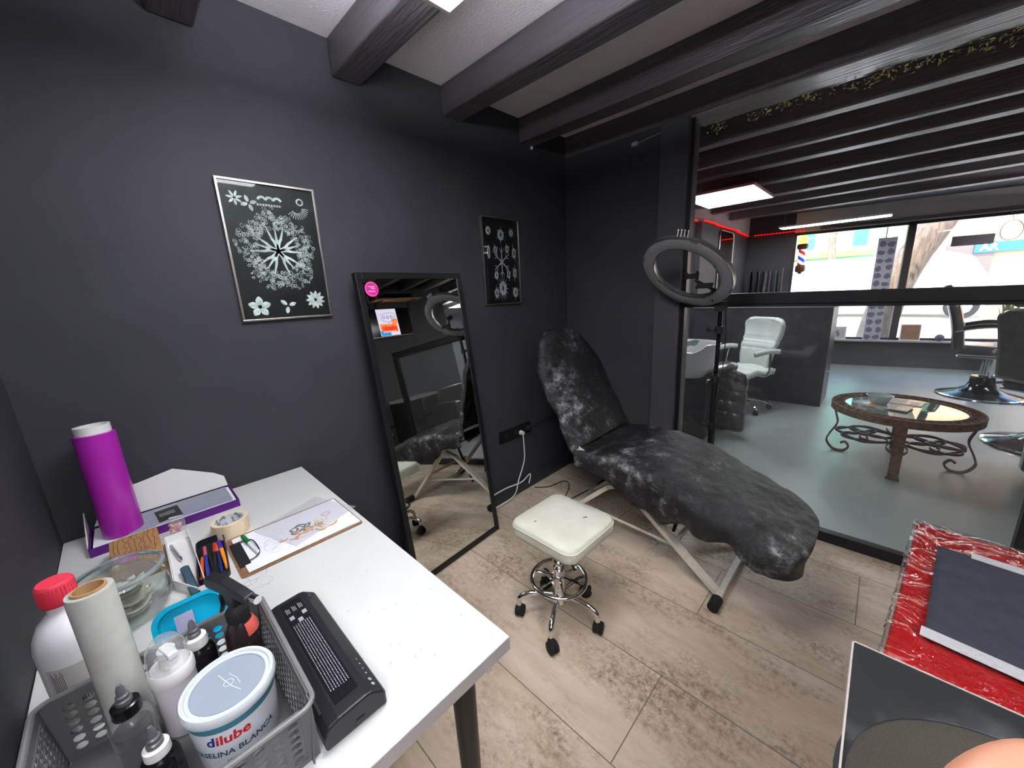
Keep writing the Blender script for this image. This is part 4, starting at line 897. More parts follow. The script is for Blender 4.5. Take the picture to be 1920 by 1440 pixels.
# ---- sink unit
sk = thing('sink_unit', 'black composite sink with round basin at the right front edge', 'sink', (.34, .50, 0))
mb = MB(); N = 48; cxs, cys, rb = -.118, .035, .185
x0, x1, y0, y1 = -.306, .34, -.30, .272; zt = .88
ring = [(cxs+rb*cos(2*pi*i/N), cys+rb*sin(2*pi*i/N)) for i in range(N)]
out = []
for i in range(N):
    c_, s_ = cos(2*pi*i/N), sin(2*pi*i/N); k = min(((x1-cxs)/c_ if c_ > 1e-6 else 9), ((x0-cxs)/c_ if c_ < -1e-6 else 9), ((y1-cys)/s_ if s_ > 1e-6 else 9), ((y0-cys)/s_ if s_ < -1e-6 else 9))
    out.append((cxs+k*c_, cys+k*s_))
for (cx2, cy2) in ((x0, y0), (x0, y1), (x1, y0), (x1, y1)):
    j_ = min(range(N), key=lambda i: (out[i][0]-cx2)**2+(out[i][1]-cy2)**2); out[j_] = (cx2, cy2)
r2 = [(cxs+(rb+.012)*cos(2*pi*i/N), cys+(rb+.012)*sin(2*pi*i/N)) for i in range(N)]
vs = [(x, y, zt) for x, y in out]+[(x, y, zt) for x, y in r2]+[(x, y, zt-.006) for x, y in ring]+[(x, y, zt-.03) for x, y in out]+[(x, y, zt-.03) for x, y in ring]
fs = []
for a_ in (0, 1): fs += [(a_*N+i, a_*N+(i+1) % N, (a_+1)*N+(i+1) % N, (a_+1)*N+i) for i in range(N)]
fs += [(3*N+i, 3*N+(i+1) % N, (i+1) % N, i) for i in range(N)]+[(2*N+i, 2*N+(i+1) % N, 4*N+(i+1) % N, 4*N+i) for i in range(N)]+[(3*N+i, 4*N+i, 4*N+(i+1) % N, 3*N+(i+1) % N) for i in range(N)]
mb.add(vs, fs).build('deck', M['sink'], sk, smooth=1, bevel=.001)
MB().at(cxs, cys, 0).lathe([(rb, zt-.008), (rb-.004, zt-.03), (rb-.03, zt-.13), (rb-.065, zt-.155), (.03, zt-.165), (0, zt-.166)], N).build('basin', M['basin'], sk, smooth=1)
MB().at(cxs, cys, zt-.1645).lathe([(0, .001), (.028, .001), (.03, .003), (.033, .001), (.033, 0)], 24).build('drain', M['chrome'], sk, smooth=1)
MB().at(cxs-.035, cys+.168, zt-.06, rz=1.78).box(.0, .009, -.028, .028, -.009, .009).build('overflow_slot', M['ink'], sk, bevel=.003)
MB().box(x0-.002, x1, y1, y1+.0025, zt-.028, zt+.0005).box(x0-.0025, x0, y0, y1+.0025, zt-.028, zt+.0005).build('edge_seal', M['sinkrim'], sk)
MB().box(x0+.12, x1-.01, y0+.02, y1-.03, .08, zt-.18).box(x0+.14, x1-.03, y0+.05, y1-.05, 0, .08).box(x1-.03, x1-.01, y0+.02, y1-.03, zt-.18, zt-.03).box(x0+.12, x1-.03, y1-.04, y1-.03, zt-.18, zt-.03).build('cabinet', M['fwall'], sk, bevel=.002)
MB().box(x0+.115, x0+.12, y0+.04, y1-.05, .10, zt-.20).build('door', M['wall'], sk)
# ---- red trolley wrapped in film
rt = thing('red_trolley', 'red topped work trolley wrapped in clear stretch film behind the sink', 'trolley', (.142, 1.48, 0), -.105)
zt2 = .80; wt, dt = .52, .66
MB().box(0, wt, -dt, 0, zt2-.03, zt2).build('top_panel', M['red'], rt, bevel=.008, segs=3)
for x in (.03, wt-.03):
    for y in (-.03, -dt+.03):
        MB().box(x-.012, x+.012, y-.012, y+.012, .06, zt2-.03).build('leg', M['red'], rt)
        MB().at(x, y, .03, rx=pi/2).cyl(.03, -.012, .012, 16).build('caster', M['rubber'], rt, smooth=1)
MB().box(.02, wt-.02, -dt+.02, -.02, .30, .32).build('lower_shelf', M['red'], rt, bevel=.003)
def wrapz(x, y):
    return .0025+.0035*abs(noise.noise(Vector((x*22, y*14, 3))))+.003*abs(noise.noise(Vector((x*60+y*40, y*20-x*30, 8))))**1.0
wr = MB().grid(lambda u, v: (-.006+(wt+.012)*u, -dt-.006+(dt+.012)*v, zt2+wrapz(u*wt, v*dt)), 90, 110)
wr.grid(lambda u, v: (-.006-.004*noise.noise(Vector((v*30, u*9, 2))), -dt-.006+(dt+.012)*v, zt2+.003-.05*u), 6, 90)
wr.grid(lambda u, v: (-.006+(wt+.012)*v, .006+.004*noise.noise(Vector((v*30, u*9, 4))), zt2+.003-.05*u), 6, 90)
wf = clear_mat('wrinkled wrapping film', (250, 246, 246), 2.6, .08, 1.55, dust=.008)
n = wf.node_tree.nodes; l = wf.node_tree.links; b_ = n.new('ShaderNodeBump'); b_.inputs['Strength'].default_value = .9; b_.inputs['Distance'].default_value = .02
tc = n.new('ShaderNodeTexCoord'); vz = n.new('ShaderNodeTexNoise'); vz.inputs['Scale'].default_value = 9; vz.inputs['Detail'].default_value = 3; vz.inputs['Distortion'].default_value = 2.5; l.new(tc.outputs['Object'], vz.inputs[0]); l.new(vz.outputs[0], b_.inputs['Height'])
for nd in n:
    if nd.type == 'BSDF_GLOSSY': l.new(b_.outputs[0], nd.inputs['Normal'])
wr.build('stretch_wrap', wf, rt, smooth=180)
bp_ = thing('absorbent_pad', 'black absorbent paper sheet taped with white strips on the red trolley', 'pad', (.142, 1.48, zt2+.011), -.105)
MB().grid(lambda u, v: (.045+.46*u, -.505+.375*v, .0015*noise.noise(Vector((u*8, v*8, 0)))+.0012*(abs(u-.45) < .02)), 30, 24).build('sheet', M['blackpad'], bp_, smooth=180, solid=.001)
tpm = mat('white paper tape', (176, 174, 174), .55, bump=.3, bscale=80)
MB().at(0, -.506, .001, rz=-.02).box(.04, .505, -.014, .016, 0, .0015).build('tape_strip', tpm, bp_)
MB().at(0, -.128, .001, rz=-.01).box(.10, .505, -.014, .014, 0, .0015).build('tape_strip', tpm, bp_)
# ---- right wall, seen only in the mirror : shelf, screen, tablet, small console
wall_x = XR-.001
sh = thing('pine_shelf', 'pine shelf high on the right wall above the screen, seen in the mirror', 'shelf', (wall_x, 3.54, 2.30))
MB().box(-.24, 0, -.42, .42, -.02, 0).build('board', M['shelfwood'], sh, bevel=.002)
MB().box(-.24, -.22, -.42, -.40, 0, .10).box(-.03, 0, -.42, -.40, 0, .10).build('end_stop', M['shelfwood'], sh)
for y in (-.3, .3): MB().box(-.2, 0, y-.01, y+.01, -.03, -.02).box(-.012, 0, y-.01, y+.01, -.16, -.02).build('bracket', M['black'], sh)
mo = MB().box(-.20, -.03, -.26, .22, 0, .07).build('media_box', M['blackgloss'], None, loc=(wall_x, 3.58, 2.301), bevel=.004); tag(mo, 'flat black media box lying on the pine shelf, seen in the mirror', 'media box')
tv = thing('wall_screen', 'flat screen on the right wall showing a graffiti poster, seen in the mirror', 'screen', (wall_x, 3.39, 1.97), rx=0)
MB().box(-.06, -.02, -.38, .38, -.215, .215).build('bezel', M['blackgloss'], tv, bevel=.004)
MB().box(-.02, 0, -.1, .1, -.1, .1).build('wall_mount', M['blackmatte'], tv)
MB().box(-.062, -.0605, -.38, .38, -.215, -.208).build('lower_trim', M['alu'], tv)
def scr(nm, c, e, polys, par, z=.0005):
    mb = MB()
    for q in polys: mb.prism(q, 0, .0004)
    mb.v = [(-.0605-z-zz, -x, y) for x, y, zz in mb.v]
    return mb.build(nm, mat(nm, c, .4, emit=c, estr=e), par)
pst = scr('poster_image', (214, 206, 226), .75, [[(-.13, -.20), (.22, -.20), (.22, .205), (-.13, .205)]], tv, 0)
def bb(x0, x1, y0, y1): return [(x0, y0), (x1, y0), (x1, y1), (x0, y1)]
scr('poster_orange', (240, 130, 60), .8, [bb(-.10, .2, -.14, -.02), bb(-.12, -.02, -.02, .05)], tv, .0006)
scr('poster_blue', (40, 130, 210), .8, [bb(.04, .21, -.195, -.15), bb(.17, .215, -.15, -.12)], tv, .0007)
mb = MB(); me = text_mesh('piassio', .115, .006); mb.mesh(me, lambda c: (c.x*.85+.045, c.y-.08, 0)); mb.v = [(-.0625-.0, -x, y) for x, y, z in mb.v]; mb.build('poster_lettering', mat('poster red', (214, 40, 30), .4, emit=(214, 40, 30), estr=.8), tv)
mb = MB(); mb.ribbon([(.16, .09), (.15, .04), (.04, .0), (-.08, .04), (-.09, .10)], .006); mb.ribbon([(.16, .12), (.0, .15), (-.09, .13)], .005)
for k in range(3): mb.ribbon(arc(.11-.07*k, .08, .02, 0, 2*pi, 14), .008)
mb.v = [(-.0625-z, -x, y) for x, y, z in mb.v]; mb.build('poster_line', mat('poster navy', (60, 70, 130), .4, emit=(60, 70, 130), estr=.6), tv)
tbp = thing('charging_tablet', 'white framed tablet with looped cable on the right wall, seen in the mirror', 'tablet', (wall_x, 2.71, .665))
MB().box(-.014, 0, -.085, .085, -.12, .12).build('frame', M['white'], tbp, bevel=.004)
MB().box(-.0155, -.0141, -.07, .07, -.10, .10).build('display', mat('grey display', (110, 110, 114), .3), tbp)
MB().tube(smooth_path([(-.01, -.08, .12), (-.02, .0, .17), (-.02, .09, .13), (-.02, .11, .0), (-.02, .05, -.13), (-.02, -.02, -.16), (-.02, .04, -.19), (-.02, .10, -.14), (-.02, .14, -.25), (-.02, .13, -.36), (-.02, .2, -.38), (-.02, .26, -.34), (-.02, .22, -.31)]), .004, 6).build('cable', M['white'], tbp, smooth=1)
cs = thing('wall_console', 'black wall console with grey top beside the doorway, seen in the mirror', 'console', (wall_x, 3.33, 0))
MB().box(-.45, 0, -.28, .28, .76, .80).build('top', mat('grey top', (146, 142, 138), .5), cs)
MB().box(-.45, 0, -.28, -.25, 0, .76).box(-.03, 0, -.25, .28, .3, .76).build('side_panel', M['black'], cs)
wc = thing('waiting_armchair', 'dark waiting armchair by the right wall, seen in the mirror', 'armchair', (1.15, 4.05, 0), 0)
cushion(MB().at(0, 0, .25), .30, .30, 0, .20).build('seat', M['leather'], wc, smooth=60)
cushion(MB().at(.24, 0, .35, ry=0), .08, .30, 0, .45).build('backrest', M['leather'], wc, smooth=60)
for s in (-1, 1): cushion(MB().at(0, s*.33, .06), .30, .06, 0, .52, .03).build('arm', M['leather'], wc, smooth=60)
MB().box(-.26, .26, -.3, .3, .04, .25).build('base', M['black'], wc)
for x in (-.22, .22):
    for y in (-.26, .26): MB().at(x, y, 0).cyl(.02, 0, .05, 12).build('leg', M['chrome'], wc, smooth=1)
# ============================================================ FAR ROOM
# ---- reception counter
rc = thing('reception_counter', 'tall black reception counter behind the white office chair', 'counter', (-1.2, 5.62, 0))
MB().box(-.72, .78, 0, .03, .0, 1.17).build('back_panel', mat('dusty black panel', (44, 42, 46), .3, c2=(56, 54, 58), scale=9, detail=6), rc, bevel=.002)
MB().box(.75, .78, .03, .62, 0, 1.17).build('side_panel', bpy.data.materials['dusty black panel'], rc)
MB().box(-.72, .80, -.01, .64, 1.17, 1.182).build('counter_top', mat('pale counter edge', (160, 160, 160), .3), rc)
MB().at(.785, .05, .42).tube([(0, 0, 0), (.03, 0, 0)], .01, 8).build('knob', M['alu'], rc, smooth=1)
# ---- white office chair
WH = mat('white leather', (204, 212, 204), .42, c2=(196, 204, 196), scale=8, bump=.1, bscale=60)
oc = thing('office_chair', 'white high-backed office chair with chrome star base in front of the counter', 'office chair', (-1.13, 5.08, 0), radians(150))
def sheet_solid(fn, nu, nv, th):
    mb = MB(); A = [[Vector(fn(i/nu, j/nv)) for j in range(nv+1)] for i in range(nu+1)]
    mb.grid(lambda u, v: tuple(A[round(u*nu)][round(v*nv)]), nu, nv); return mb
def back(u, v):  # u up, v across
    hw = .195+.065*u
    if u > .83: dd_ = (u-.83)/.17; hw = hw-.10+.10*sqrt(max(0, 1-dd_*dd_))
    z = .50+.58*u; s = (v-.5)*2
    return (s*hw, -.21-.09*u+.03*s*s+.02*sin(u*pi*2.2)+.012*(abs(u-.42) < .02)+.010*(abs(u-.55) < .015), z)
sheet_solid(back, 40, 20, .05).build('backrest', WH, oc, smooth=180, solid=.05)
def seatf(u, v):
    s = (v-.5)*2; y = -.23+.50*u; hw = .24*(1-.12*abs(u-.5))
    return (s*hw, y, .505-.02*(1-s*s)*0+.012*cos(s*2)-(.06*((u-.8)/.2)**2 if u > .8 else 0)+.012*sin(u*14))
sheet_solid(seatf, 30, 20, .07).build('seat', WH, oc, smooth=180, solid=.07)
for s in (-1, 1):
    a = MB().tube(smooth_path([(s*.22, -.02, .46), (s*.29, -.03, .47), (s*.30, -.04, .58), (s*.285, -.05, .70)]), .012, 8)
    ar = a.build('arm_post', M['chrome'], oc, smooth=1)
    MB().tube(smooth_path([(s*.285, -.17, .715), (s*.29, -.05, .728), (s*.285, .10, .715), (s*.275, .16, .70)]), [.018]*19, 10, flat=1.6).build('armrest', WH, oc, smooth=1)
MB().cyl(.028, .10, .42, 16).box(-.09, .09, -.10, .10, .415, .44).build('column', M['chrome'], oc, smooth=1)
for i in range(5):
    a = 2*pi*i/5+.35
    lg = MB().at(rz=a).tube(smooth_path([(.02, 0, .125), (.14, 0, .115), (.26, 0, .09), (.30, 0, .06)]), [.022-.0006*k for k in range(19)], 8, flat=1.2).build('leg', M['chrome'], oc, smooth=1)
    MB().at(.30*cos(a), .30*sin(a), .028, rz=a, rx=pi/2).cyl(.027, -.018, .018, 14).build('caster', M['rubber'], lg, smooth=1)
# ---- shampoo station
sb = thing('shampoo_chair', 'shampoo chair with white wash bowl and tufted dark leather side by the pilaster', 'shampoo chair', (-1.32, 3.95, 0))
N = 36
def bowl(f, z, sy=1.0, nd=0): return [(.26*f*cos(2*pi*i/N), .235*f*sin(2*pi*i/N)*sy, z-nd*max(0, 1-((abs((2*pi*i/N-pi*1.5)))/.5)**2)) for i in range(N)]
rings = [bowl(.25, .60), bowl(.55, .62), bowl(.8, .72), bowl(.95, .84), bowl(1.0, .93, nd=.07), bowl(1.02, .945, nd=.07), bowl(.98, .95, nd=.07), bowl(.9, .93, nd=.06), bowl(.82, .82), bowl(.6, .74), bowl(.2, .72)]
mb = MB().at(0, -.12, 0, rz=.35); vs = [v for r_ in rings for v in r_]; K = len(rings)
fs = [(k_*N+i, k_*N+(i+1) % N, (k_+1)*N+(i+1) % N, (k_+1)*N+i) for k_ in range(K-1) for i in range(N)]+[tuple(range(N-1, -1, -1)), tuple((K-1)*N+i for i in range(N))]
mb.add(vs, fs).build('wash_bowl', mat('white ceramic', (226, 226, 224), .12, coat=.6), sb, smooth=60)
MB().at(-.02, -.12, .955, rx=.3).grid(lambda u, v: (-.16+.24*u, -.06+.14*v, .012*sin(u*9)+.01*sin(v*11)-.02), 14, 12).build('towel', mat('grey green towel', (96, 116, 112), .9), sb, smooth=1, solid=.008)
MB().box(-.20, .20, -.18, .12, 0, .60).build('pedestal', M['blackgloss'], sb, bevel=.02)
MB().at(.13, .24, .62, ry=-.3).ball(.22, .2, .08).build('neck_cushion', M['leather'], sb, smooth=1)
cushion(MB().at(.10, .42, .34), .24, .30, 0, .16).build('seat', M['leather'], sb, smooth=60)
MB().box(-.15, .3, .15, .65, .03, .34).build('seat_base', M['black'], sb)
def tuft(u, v):
    x = .07+.345*u; z = .07+.56*v
    q = 0
    for i in range(4):
        for j in range(5):
            bx = .06+.27*i/1.0*.33*1.0+.0+(.05 if j % 2 else 0); bx = (i+.35+(.5 if j % 2 else 0))/4.2; bz = (j+.5)/5
            d2 = ((u-bx)*.345)**2+((v-bz)*.56)**2; q -= .045*math.exp(-d2/.0007)
    ed = min(u, 1-u, v, 1-v); top = -.05*(u-.5)**2*4 if v > .5 else 0
    return (x-.0, .19+.05*0-.035*min(1, ed*8)**.5*1-q*1.0, z+top*(v-.5)*2)
MB().grid(tuft, 44, 60).build('tufted_side', M['leather'], sb, smooth=180, solid=.05)
for i in range(4):
    for j in range(5):
        bu = (i+.35+(.5 if j % 2 else 0))/4.2; bv = (j+.5)/5
        if bu < .97: p_ = tuft(bu, bv); MB().at(p_[0], p_[1]-.006, p_[2]).ball(.009).build('button', M['blackgloss'], sb, smooth=1)
MB().tube(smooth_path([(.425, .15, .60), (.42, .15, .45), (.405, .15, .30), (.39, .17, .24)]), .010, 10).build('chrome_arm', M['chrome'], sb, smooth=1)
MB().at(.38, .17, .25).ball(.02).build('pivot', M['blackgloss'], sb, smooth=1)
# ---- coffee table
ct = thing('coffee_table', 'round rusty wrought iron coffee table with glass top and scrollwork on the concrete', 'coffee table', (.195, 4.225, 0), 0)
R, ZB_ = .435, .455
MB().lathe([(R-.008, ZB_-.045), (R, ZB_-.045), (R, ZB_+.004), (R-.085, ZB_+.004), (R-.085, ZB_-.004), (R-.008, ZB_-.004), (R-.008, ZB_-.045)], 64).build('rim_band', M['rust'], ct, smooth=1)
la = MB()
for i in range(46):
    a = 2*pi*i/46; la.tube([((R-.083)*cos(a), (R-.083)*sin(a), ZB_+.005), ((R-.045)*cos(a+.06), (R-.045)*sin(a+.06), ZB_+.011), ((R-.008)*cos(a), (R-.008)*sin(a), ZB_+.005)], .0055, 6)
la.tube([((R-.083)*cos(2*pi*i/64), (R-.083)*sin(2*pi*i/64), ZB_+.006) for i in range(64)], .006, 6, closed=True)
la.tube([((R-.004)*cos(2*pi*i/64), (R-.004)*sin(2*pi*i/64), ZB_+.006) for i in range(64)], .006, 6, closed=True)
la.build('lattice_ring', M['rust'], ct, smooth=1)
gm = bpy.data.materials.new('dark glass top'); gm.use_nodes = True; p = gm.node_tree.nodes['Principled BSDF']; p.inputs['Base Color'].default_value = lin((150, 164, 154)); p.inputs['Roughness'].default_value = .015; p.inputs['Metallic'].default_value = .75
MB().cyl(R-.086, ZB_-.004, ZB_+.003, 64).build('glass_top', gm, ct, smooth=1)
def strip(mb, pts, w=.022, th=.006): # flat iron strip standing on edge along pts (x,y,z)
    P = smooth_path(pts, 8); n = len(P); vs = []
    for i, q in enumerate(P):
        t = P[min(i+1, n-1)]-P[max(i-1, 0)]; sd = Vector((-t.y, t.x, 0))
        if sd.length < 1e-4: sd = Vector((0, 1, 0))
        sd.normalize(); 
        for a_, b_ in ((-1, -1), (1, -1), (1, 1), (-1, 1)): vs.append(q+sd*th/2*a_+Vector((0, 0, w/2*b_)))
    fs = [(0, 1, 2, 3), tuple(4*(n-1)+k for k in (3, 2, 1, 0))]
    for i in range(n-1):
        for k in range(4): fs.append((4*i+k, 4*i+(k+1) % 4, 4*i+4+(k+1) % 4, 4*i+4+k))
    return mb.add(vs, fs)
for i, a in enumerate((pi, 0, pi/2)):
    c_, s_ = cos(a), sin(a)
    prof = [(R-.02, ZB_-.045), (R-.045, .33), (R-.06, .25), (R-.02, .15), (R-.005, .08), (R-.05, .015), (R-.12, .008), (R-.155, .05), (R-.13, .09), (R-.10, .075)]
    P = smooth_path([(r_*c_, r_*s_, z) for r_, z in prof], 8)
    mb = MB(); n = len(P); t_ = Vector((-s_, c_, 0))*.017; vs = []
    for k_, q in enumerate(P):
        d = P[min(k_+1, n-1)]-P[max(k_-1, 0)]; nr = d.cross(t_).normalized()*.006
        vs += [q-t_-nr, q+t_-nr, q+t_+nr, q-t_+nr]
    mb.add(vs, [(4*k_+b_, 4*k_+(b_+1) % 4, 4*k_+4+(b_+1) % 4, 4*k_+4+b_) for k_ in range(n-1) for b_ in range(4)])
    mb.build('scroll_leg', M['rust'], ct, smooth=1)
MB().box(-.03, .03, -R+.0, -R+.035, 0, ZB_-.0).box(-.038, .038, -R-.004, -R+.04, .0, .012).build('post_leg', M['rust'], ct, bevel=.003)
sw = MB()
for gx in (-1, 1):
    for k_ in range(5):
        a0 = 2*pi*k_/5+.4; cx_, cy_ = gx*.20+.10*cos(a0), .10*sin(a0)*1.2
        strip(sw, [(cx_+.085*cos(q), cy_+.085*sin(q), .19) for q in [a0+pi+.5+2*pi*.85*i/12 for i in range(13)]], .018, .006)
    for k_ in range(4):
        a0 = 2*pi*k_/4; strip(sw, [(gx*.20+(.045-.003*i)*cos(a0+i*.6), (.045-.003*i)*sin(a0+i*.6), .195) for i in range(9)], .02, .006)
for sy in (-1, 1): strip(sw, [(-.37, sy*.02, .19), (-.2, sy*.22, .19), (0, sy*.12, .19), (.2, sy*.22, .19), (.37, sy*.02, .19)], .018, .006)
for gx in (-1, 1): strip(sw, [(gx*.02, -.40, .19), (gx*.06, -.25, .19), (gx*.02, 0, .19), (gx*.06, .25, .19)], .018, .006)
sw.build('scroll_shelf', M['iron'], ct, smooth=1)
# things on the coffee table
def mag(lb, x, y, z, rz, c, c2, w=.18, h=.24, n=''):
    t = thing('magazine', lb, 'magazine', (x, y, z), rz, 'magazines on the coffee table')
    MB().box(-w/2, w/2, -h/2, h/2, 0, .006).build('pages', M['paper'], t)
    cv = MB().box(-w/2, w/2, -h/2, h/2, .006, .0068).build('cover', mat('magazine cover', c, .3), t)
    mb = MB().box(-w*.4, w*.4, -h*.1, h*.3, .0068, .0072).box(-w*.4, w*.1, -h*.4, -h*.2, .0068, .0072); mb.build('cover_image', mat('cover image', c2, .3), cv)
mag('blue magazine lying lowest under the white bowl on the coffee table', .05, 4.21, ZB_+.003, .9, (60, 96, 150), (210, 200, 190))
mag('yellow edged magazine directly under the white bowl on the coffee table', .12, 4.17, ZB_+.0105, 1.35, (196, 160, 96), (170, 178, 190))
mag('pinkish magazine at the rear of the coffee table behind the bowl', .20, 4.405, ZB_+.0035, 1.4, (206, 176, 160), (120, 100, 96))
bwl = MB().lathe([(0, 0), (.045, 0), (.05, .004), (.078, .07), (.082, .072), (.078, .074), (.045, .010), (0, .008)], 32).build('bowl', mat('pale glass bowl', (180, 194, 194), .15, coat=.5), None, loc=(.055, 4.20, ZB_+.0182), smooth=1); tag(bwl, 'small pale bowl standing on the magazines of the coffee table', 'bowl')
# ---- barber chairs
def barber(lb, x, y, rz, grp='black barber chairs by the window'):
    t = thing('barber_chair', lb, 'barber chair', (x, y, 0), rz, grp)
    MB().lathe([(0, 0), (.36, 0), (.365, .012), (.34, .025), (.22, .055), (.13, .11), (.105, .17), (.10, .25), (0, .25)], 48).build('base', M['blackgloss'], t, smooth=60)
    MB().lathe([(.355, 0.001), (.37, .006), (.367, .016), (.345, .024)], 48).build('base_rim', M['chrome'], t, smooth=1)
    MB().cyl(.045, .24, .50, 18).cyl(.07, .46, .50, 18).build('hydraulic_column', M['chrome'], t, smooth=1)
    MB().tube([(.08, .05, .22), (.1, .22, .28), (.1, .30, .30)], .01, 8).build('pump_lever', M['chrome'], t, smooth=1)
    cushion(MB().at(0, 0, .50), .25, .24, 0, .13, .06).build('seat', M['leather'], t, smooth=60)
    MB().box(-.25, .25, -.22, .22, .485, .50).tube([(-.25, -.25, .53), (.25, -.25, .53)], .012, 8).tube([(-.25, .25, .53), (.25, .25, .53)], .012, 8).build('seat_frame', M['chrome'], t, smooth=1)
    bk_ = MB().at(-.28, 0, .58, ry=-.22)
    bk_.grid(lambda u, v: (-.03+.02*sin(u*pi)-.05*((v-.5)*2)**2*-1*.6, (v-.5)*.50*(1 if u < .85 else 1-.5*((u-.85)/.15)**2), .62*u), 20, 16)
    bk_.build('backrest', M['leather'], t, smooth=180, solid=.08)
    cushion(MB().at(-.46, 0, 1.26, ry=pi/2-.2), .07, .13, 0, .07, .04).build('headrest', M['leather'], t, smooth=60)
    MB().tube([(-.40, 0, 1.1), (-.45, 0, 1.3)], .012, 8).build('headrest_post', M['chrome'], t, smooth=1)
    for s in (-1, 1):
        MB().tube(smooth_path([(-.30, s*.28, .80), (-.05, s*.29, .86), (.16, s*.28, .84), (.22, s*.28, .76), (.20, s*.27, .60)]), .013, 8).build('arm_frame', M['chrome'], t, smooth=1)
        MB().tube(smooth_path([(-.24, s*.285, .845), (-.05, s*.29, .885), (.16, s*.28, .865)]), .024, 10, flat=.7).build('armrest', M['blackplastic'], t, smooth=1)
    MB().tube(smooth_path([(.20, -.18, .50), (.40, -.18, .30), (.50, -.17, .22), (.50, .17, .22), (.40, .18, .30), (.20, .18, .50)]), .010, 8).box(.40, .56, -.16, .16, .205, .22).build('footrest', M['chrome'], t, smooth=1)
    return t
b1 = barber('black barber chair with chrome armrests standing before the street window', .95, 7.15, radians(-6))
b2 = copy_tree(b1); b2.location = (1.13, 5.25, 0); b2.rotation_euler = (0, 0, radians(45)); b2['label'] = 'dark barber chair cut by the right edge, seen from behind, nearest the coffee table'
# ---- things along the street window, in the wall's own frame
def WP(u, d, z): return (u*cos(WR)-d*sin(WR)+WL[0], u*sin(WR)+d*cos(WR)+WL[1], z)
bpz = thing('barber_pole', 'red white and blue barber pole lamp hanging at the left end of the street window', 'barber pole', WP(-1.22, -.22, 1.58), WR)
MB().lathe([(0, 0), (.02, 0), (.03, .02), (.07, .04), (.075, .10), (.065, .14), (.05, .15), (0, .15)], 8).build('lower_cap', mat('aged brown metal', (98, 66, 46), .35, .6), bpz)
pm = bpy.data.materials.new('barber stripes'); pm.use_nodes = True; n = pm.node_tree.nodes; l = pm.node_tree.links; p = n['Principled BSDF']
tc = n.new('ShaderNodeTexCoord'); wv = n.new('ShaderNodeTexGradient'); mp = n.new('ShaderNodeMapping')
sx = n.new('ShaderNodeSeparateXYZ'); l.new(tc.outputs['Object'], sx.inputs[0])
at_ = n.new('ShaderNodeMath'); at_.operation = 'ARCTAN2'; l.new(sx.outputs[1], at_.inputs[0]); l.new(sx.outputs[0], at_.inputs[1])
m1 = n.new('ShaderNodeMath'); m1.operation = 'MULTIPLY'; m1.inputs[1].default_value = 1/(2*pi); l.new(at_.outputs[0], m1.inputs[0])
m2 = n.new('ShaderNodeMath'); m2.operation = 'MULTIPLY_ADD'; m2.inputs[1].default_value = 4.5; l.new(sx.outputs[2], m2.inputs[0]); l.new(m1.outputs[0], m2.inputs[2])
m3 = n.new('ShaderNodeMath'); m3.operation = 'FRACT'; l.new(m2.outputs[0], m3.inputs[0])
col = ramp(n, l, m3.outputs[0], [(0, (236, 236, 236)), (.2, (200, 30, 40)), (.45, (236, 236, 236)), (.7, (40, 70, 190)), (.95, (236, 236, 236))])
[nd for nd in n if nd.type == 'VALTORGB'][0].color_ramp.interpolation = 'CONSTANT'
l.new(col, p.inputs['Base Color']); l.new(col, p.inputs['Emission Color']); p.inputs['Emission Strength'].default_value = .35; p.inputs['Roughness'].default_value = .15
MB().cyl(.05, .15, .40, 28).build('striped_cylinder', pm, bpz, smooth=1)
MB().lathe([(0, .40), (.05, .40), (.075, .42), (.08, .46), (.07, .49), (0, .49)], 8).build('upper_cap', bpy.data.materials['aged brown metal'], bpz)
MB().at(0, 0, .555).ball(.07).build('globe', mat('yellow glowing globe', (255, 214, 110), .3, emit=(255, 196, 84), estr=1.6), bpz, smooth=1)
MB().tube([(0, 0, .44), (0, .22, .44)], .012, 8).build('wall_bracket', bpy.data.materials['aged brown metal'], bpz)
mf = thing('salon_mirror', 'tall narrow mirror with rounded top on the far left salon wall', 'mirror', (-1.955, 6.95, 0), 0)
P = rrect(-.35, .35, .9, 2.27, .09, 6)
mb = MB().prism(P, 0, .012); mb.v = [(z, x, y) for x, y, z in mb.v]; mb.build('glass', M['mirror'], mf)
MB().tube([(.012, x, y) for x, y in P], .008, 8, closed=True).build('frame', M['alu'], mf, smooth=1)
rk = thing('cape_rack', 'chrome rail rack with hanging black capes in the far left corner', 'rack', (-1.62, 8.12, 0), WR)
MB().tube([(-.25, 0, 0), (-.25, 0, 1.68), (.25, 0, 1.70), (.25, 0, 0)], .012, 8).tube([(-.25, -.18, .012), (-.25, .18, .012)], .012, 8).tube([(.25, -.18, .012), (.25, .18, .012)], .012, 8).build('frame', M['chrome'], rk, smooth=1)
for i in range(5):
    x = -.19+.095*i
    o = MB().grid(lambda u, v: (x-.035+.07*u+.008*sin(v*5+i), .10*sin(u*pi*2+i)*.35, 1.66-1.0*v), 10, 12).build('salon_cape', mat('dark cape', (46+6*i, 44+6*i, 48+6*i), .4), None, smooth=180, solid=.006, loc=rk.location, rot=(0, 0, WR))
    tag(o, 'dark salon cape hanging on the chrome rack', 'cape', 'capes on the chrome rack')
sg = thing('window_sign', 'dark rectangular sign hanging high in the street window', 'sign', WP(.79, -.02, 1.93), WR)
MB().box(-.21, .21, -.012, .012, -.07, .07).build('board', mat('dark sign board', (74, 62, 66), .5), sg, bevel=.003)
for x in (-.18, .18): MB().tube([(x, 0, .07), (x, 0, .30)], .0015, 5).build('cord', M['iron'], sg)
sp2 = thing('stone_pattern_panel', 'tall narrow grey panel with stone pattern standing inside the street window', 'panel', WP(-.13, -.05, .446), WR)
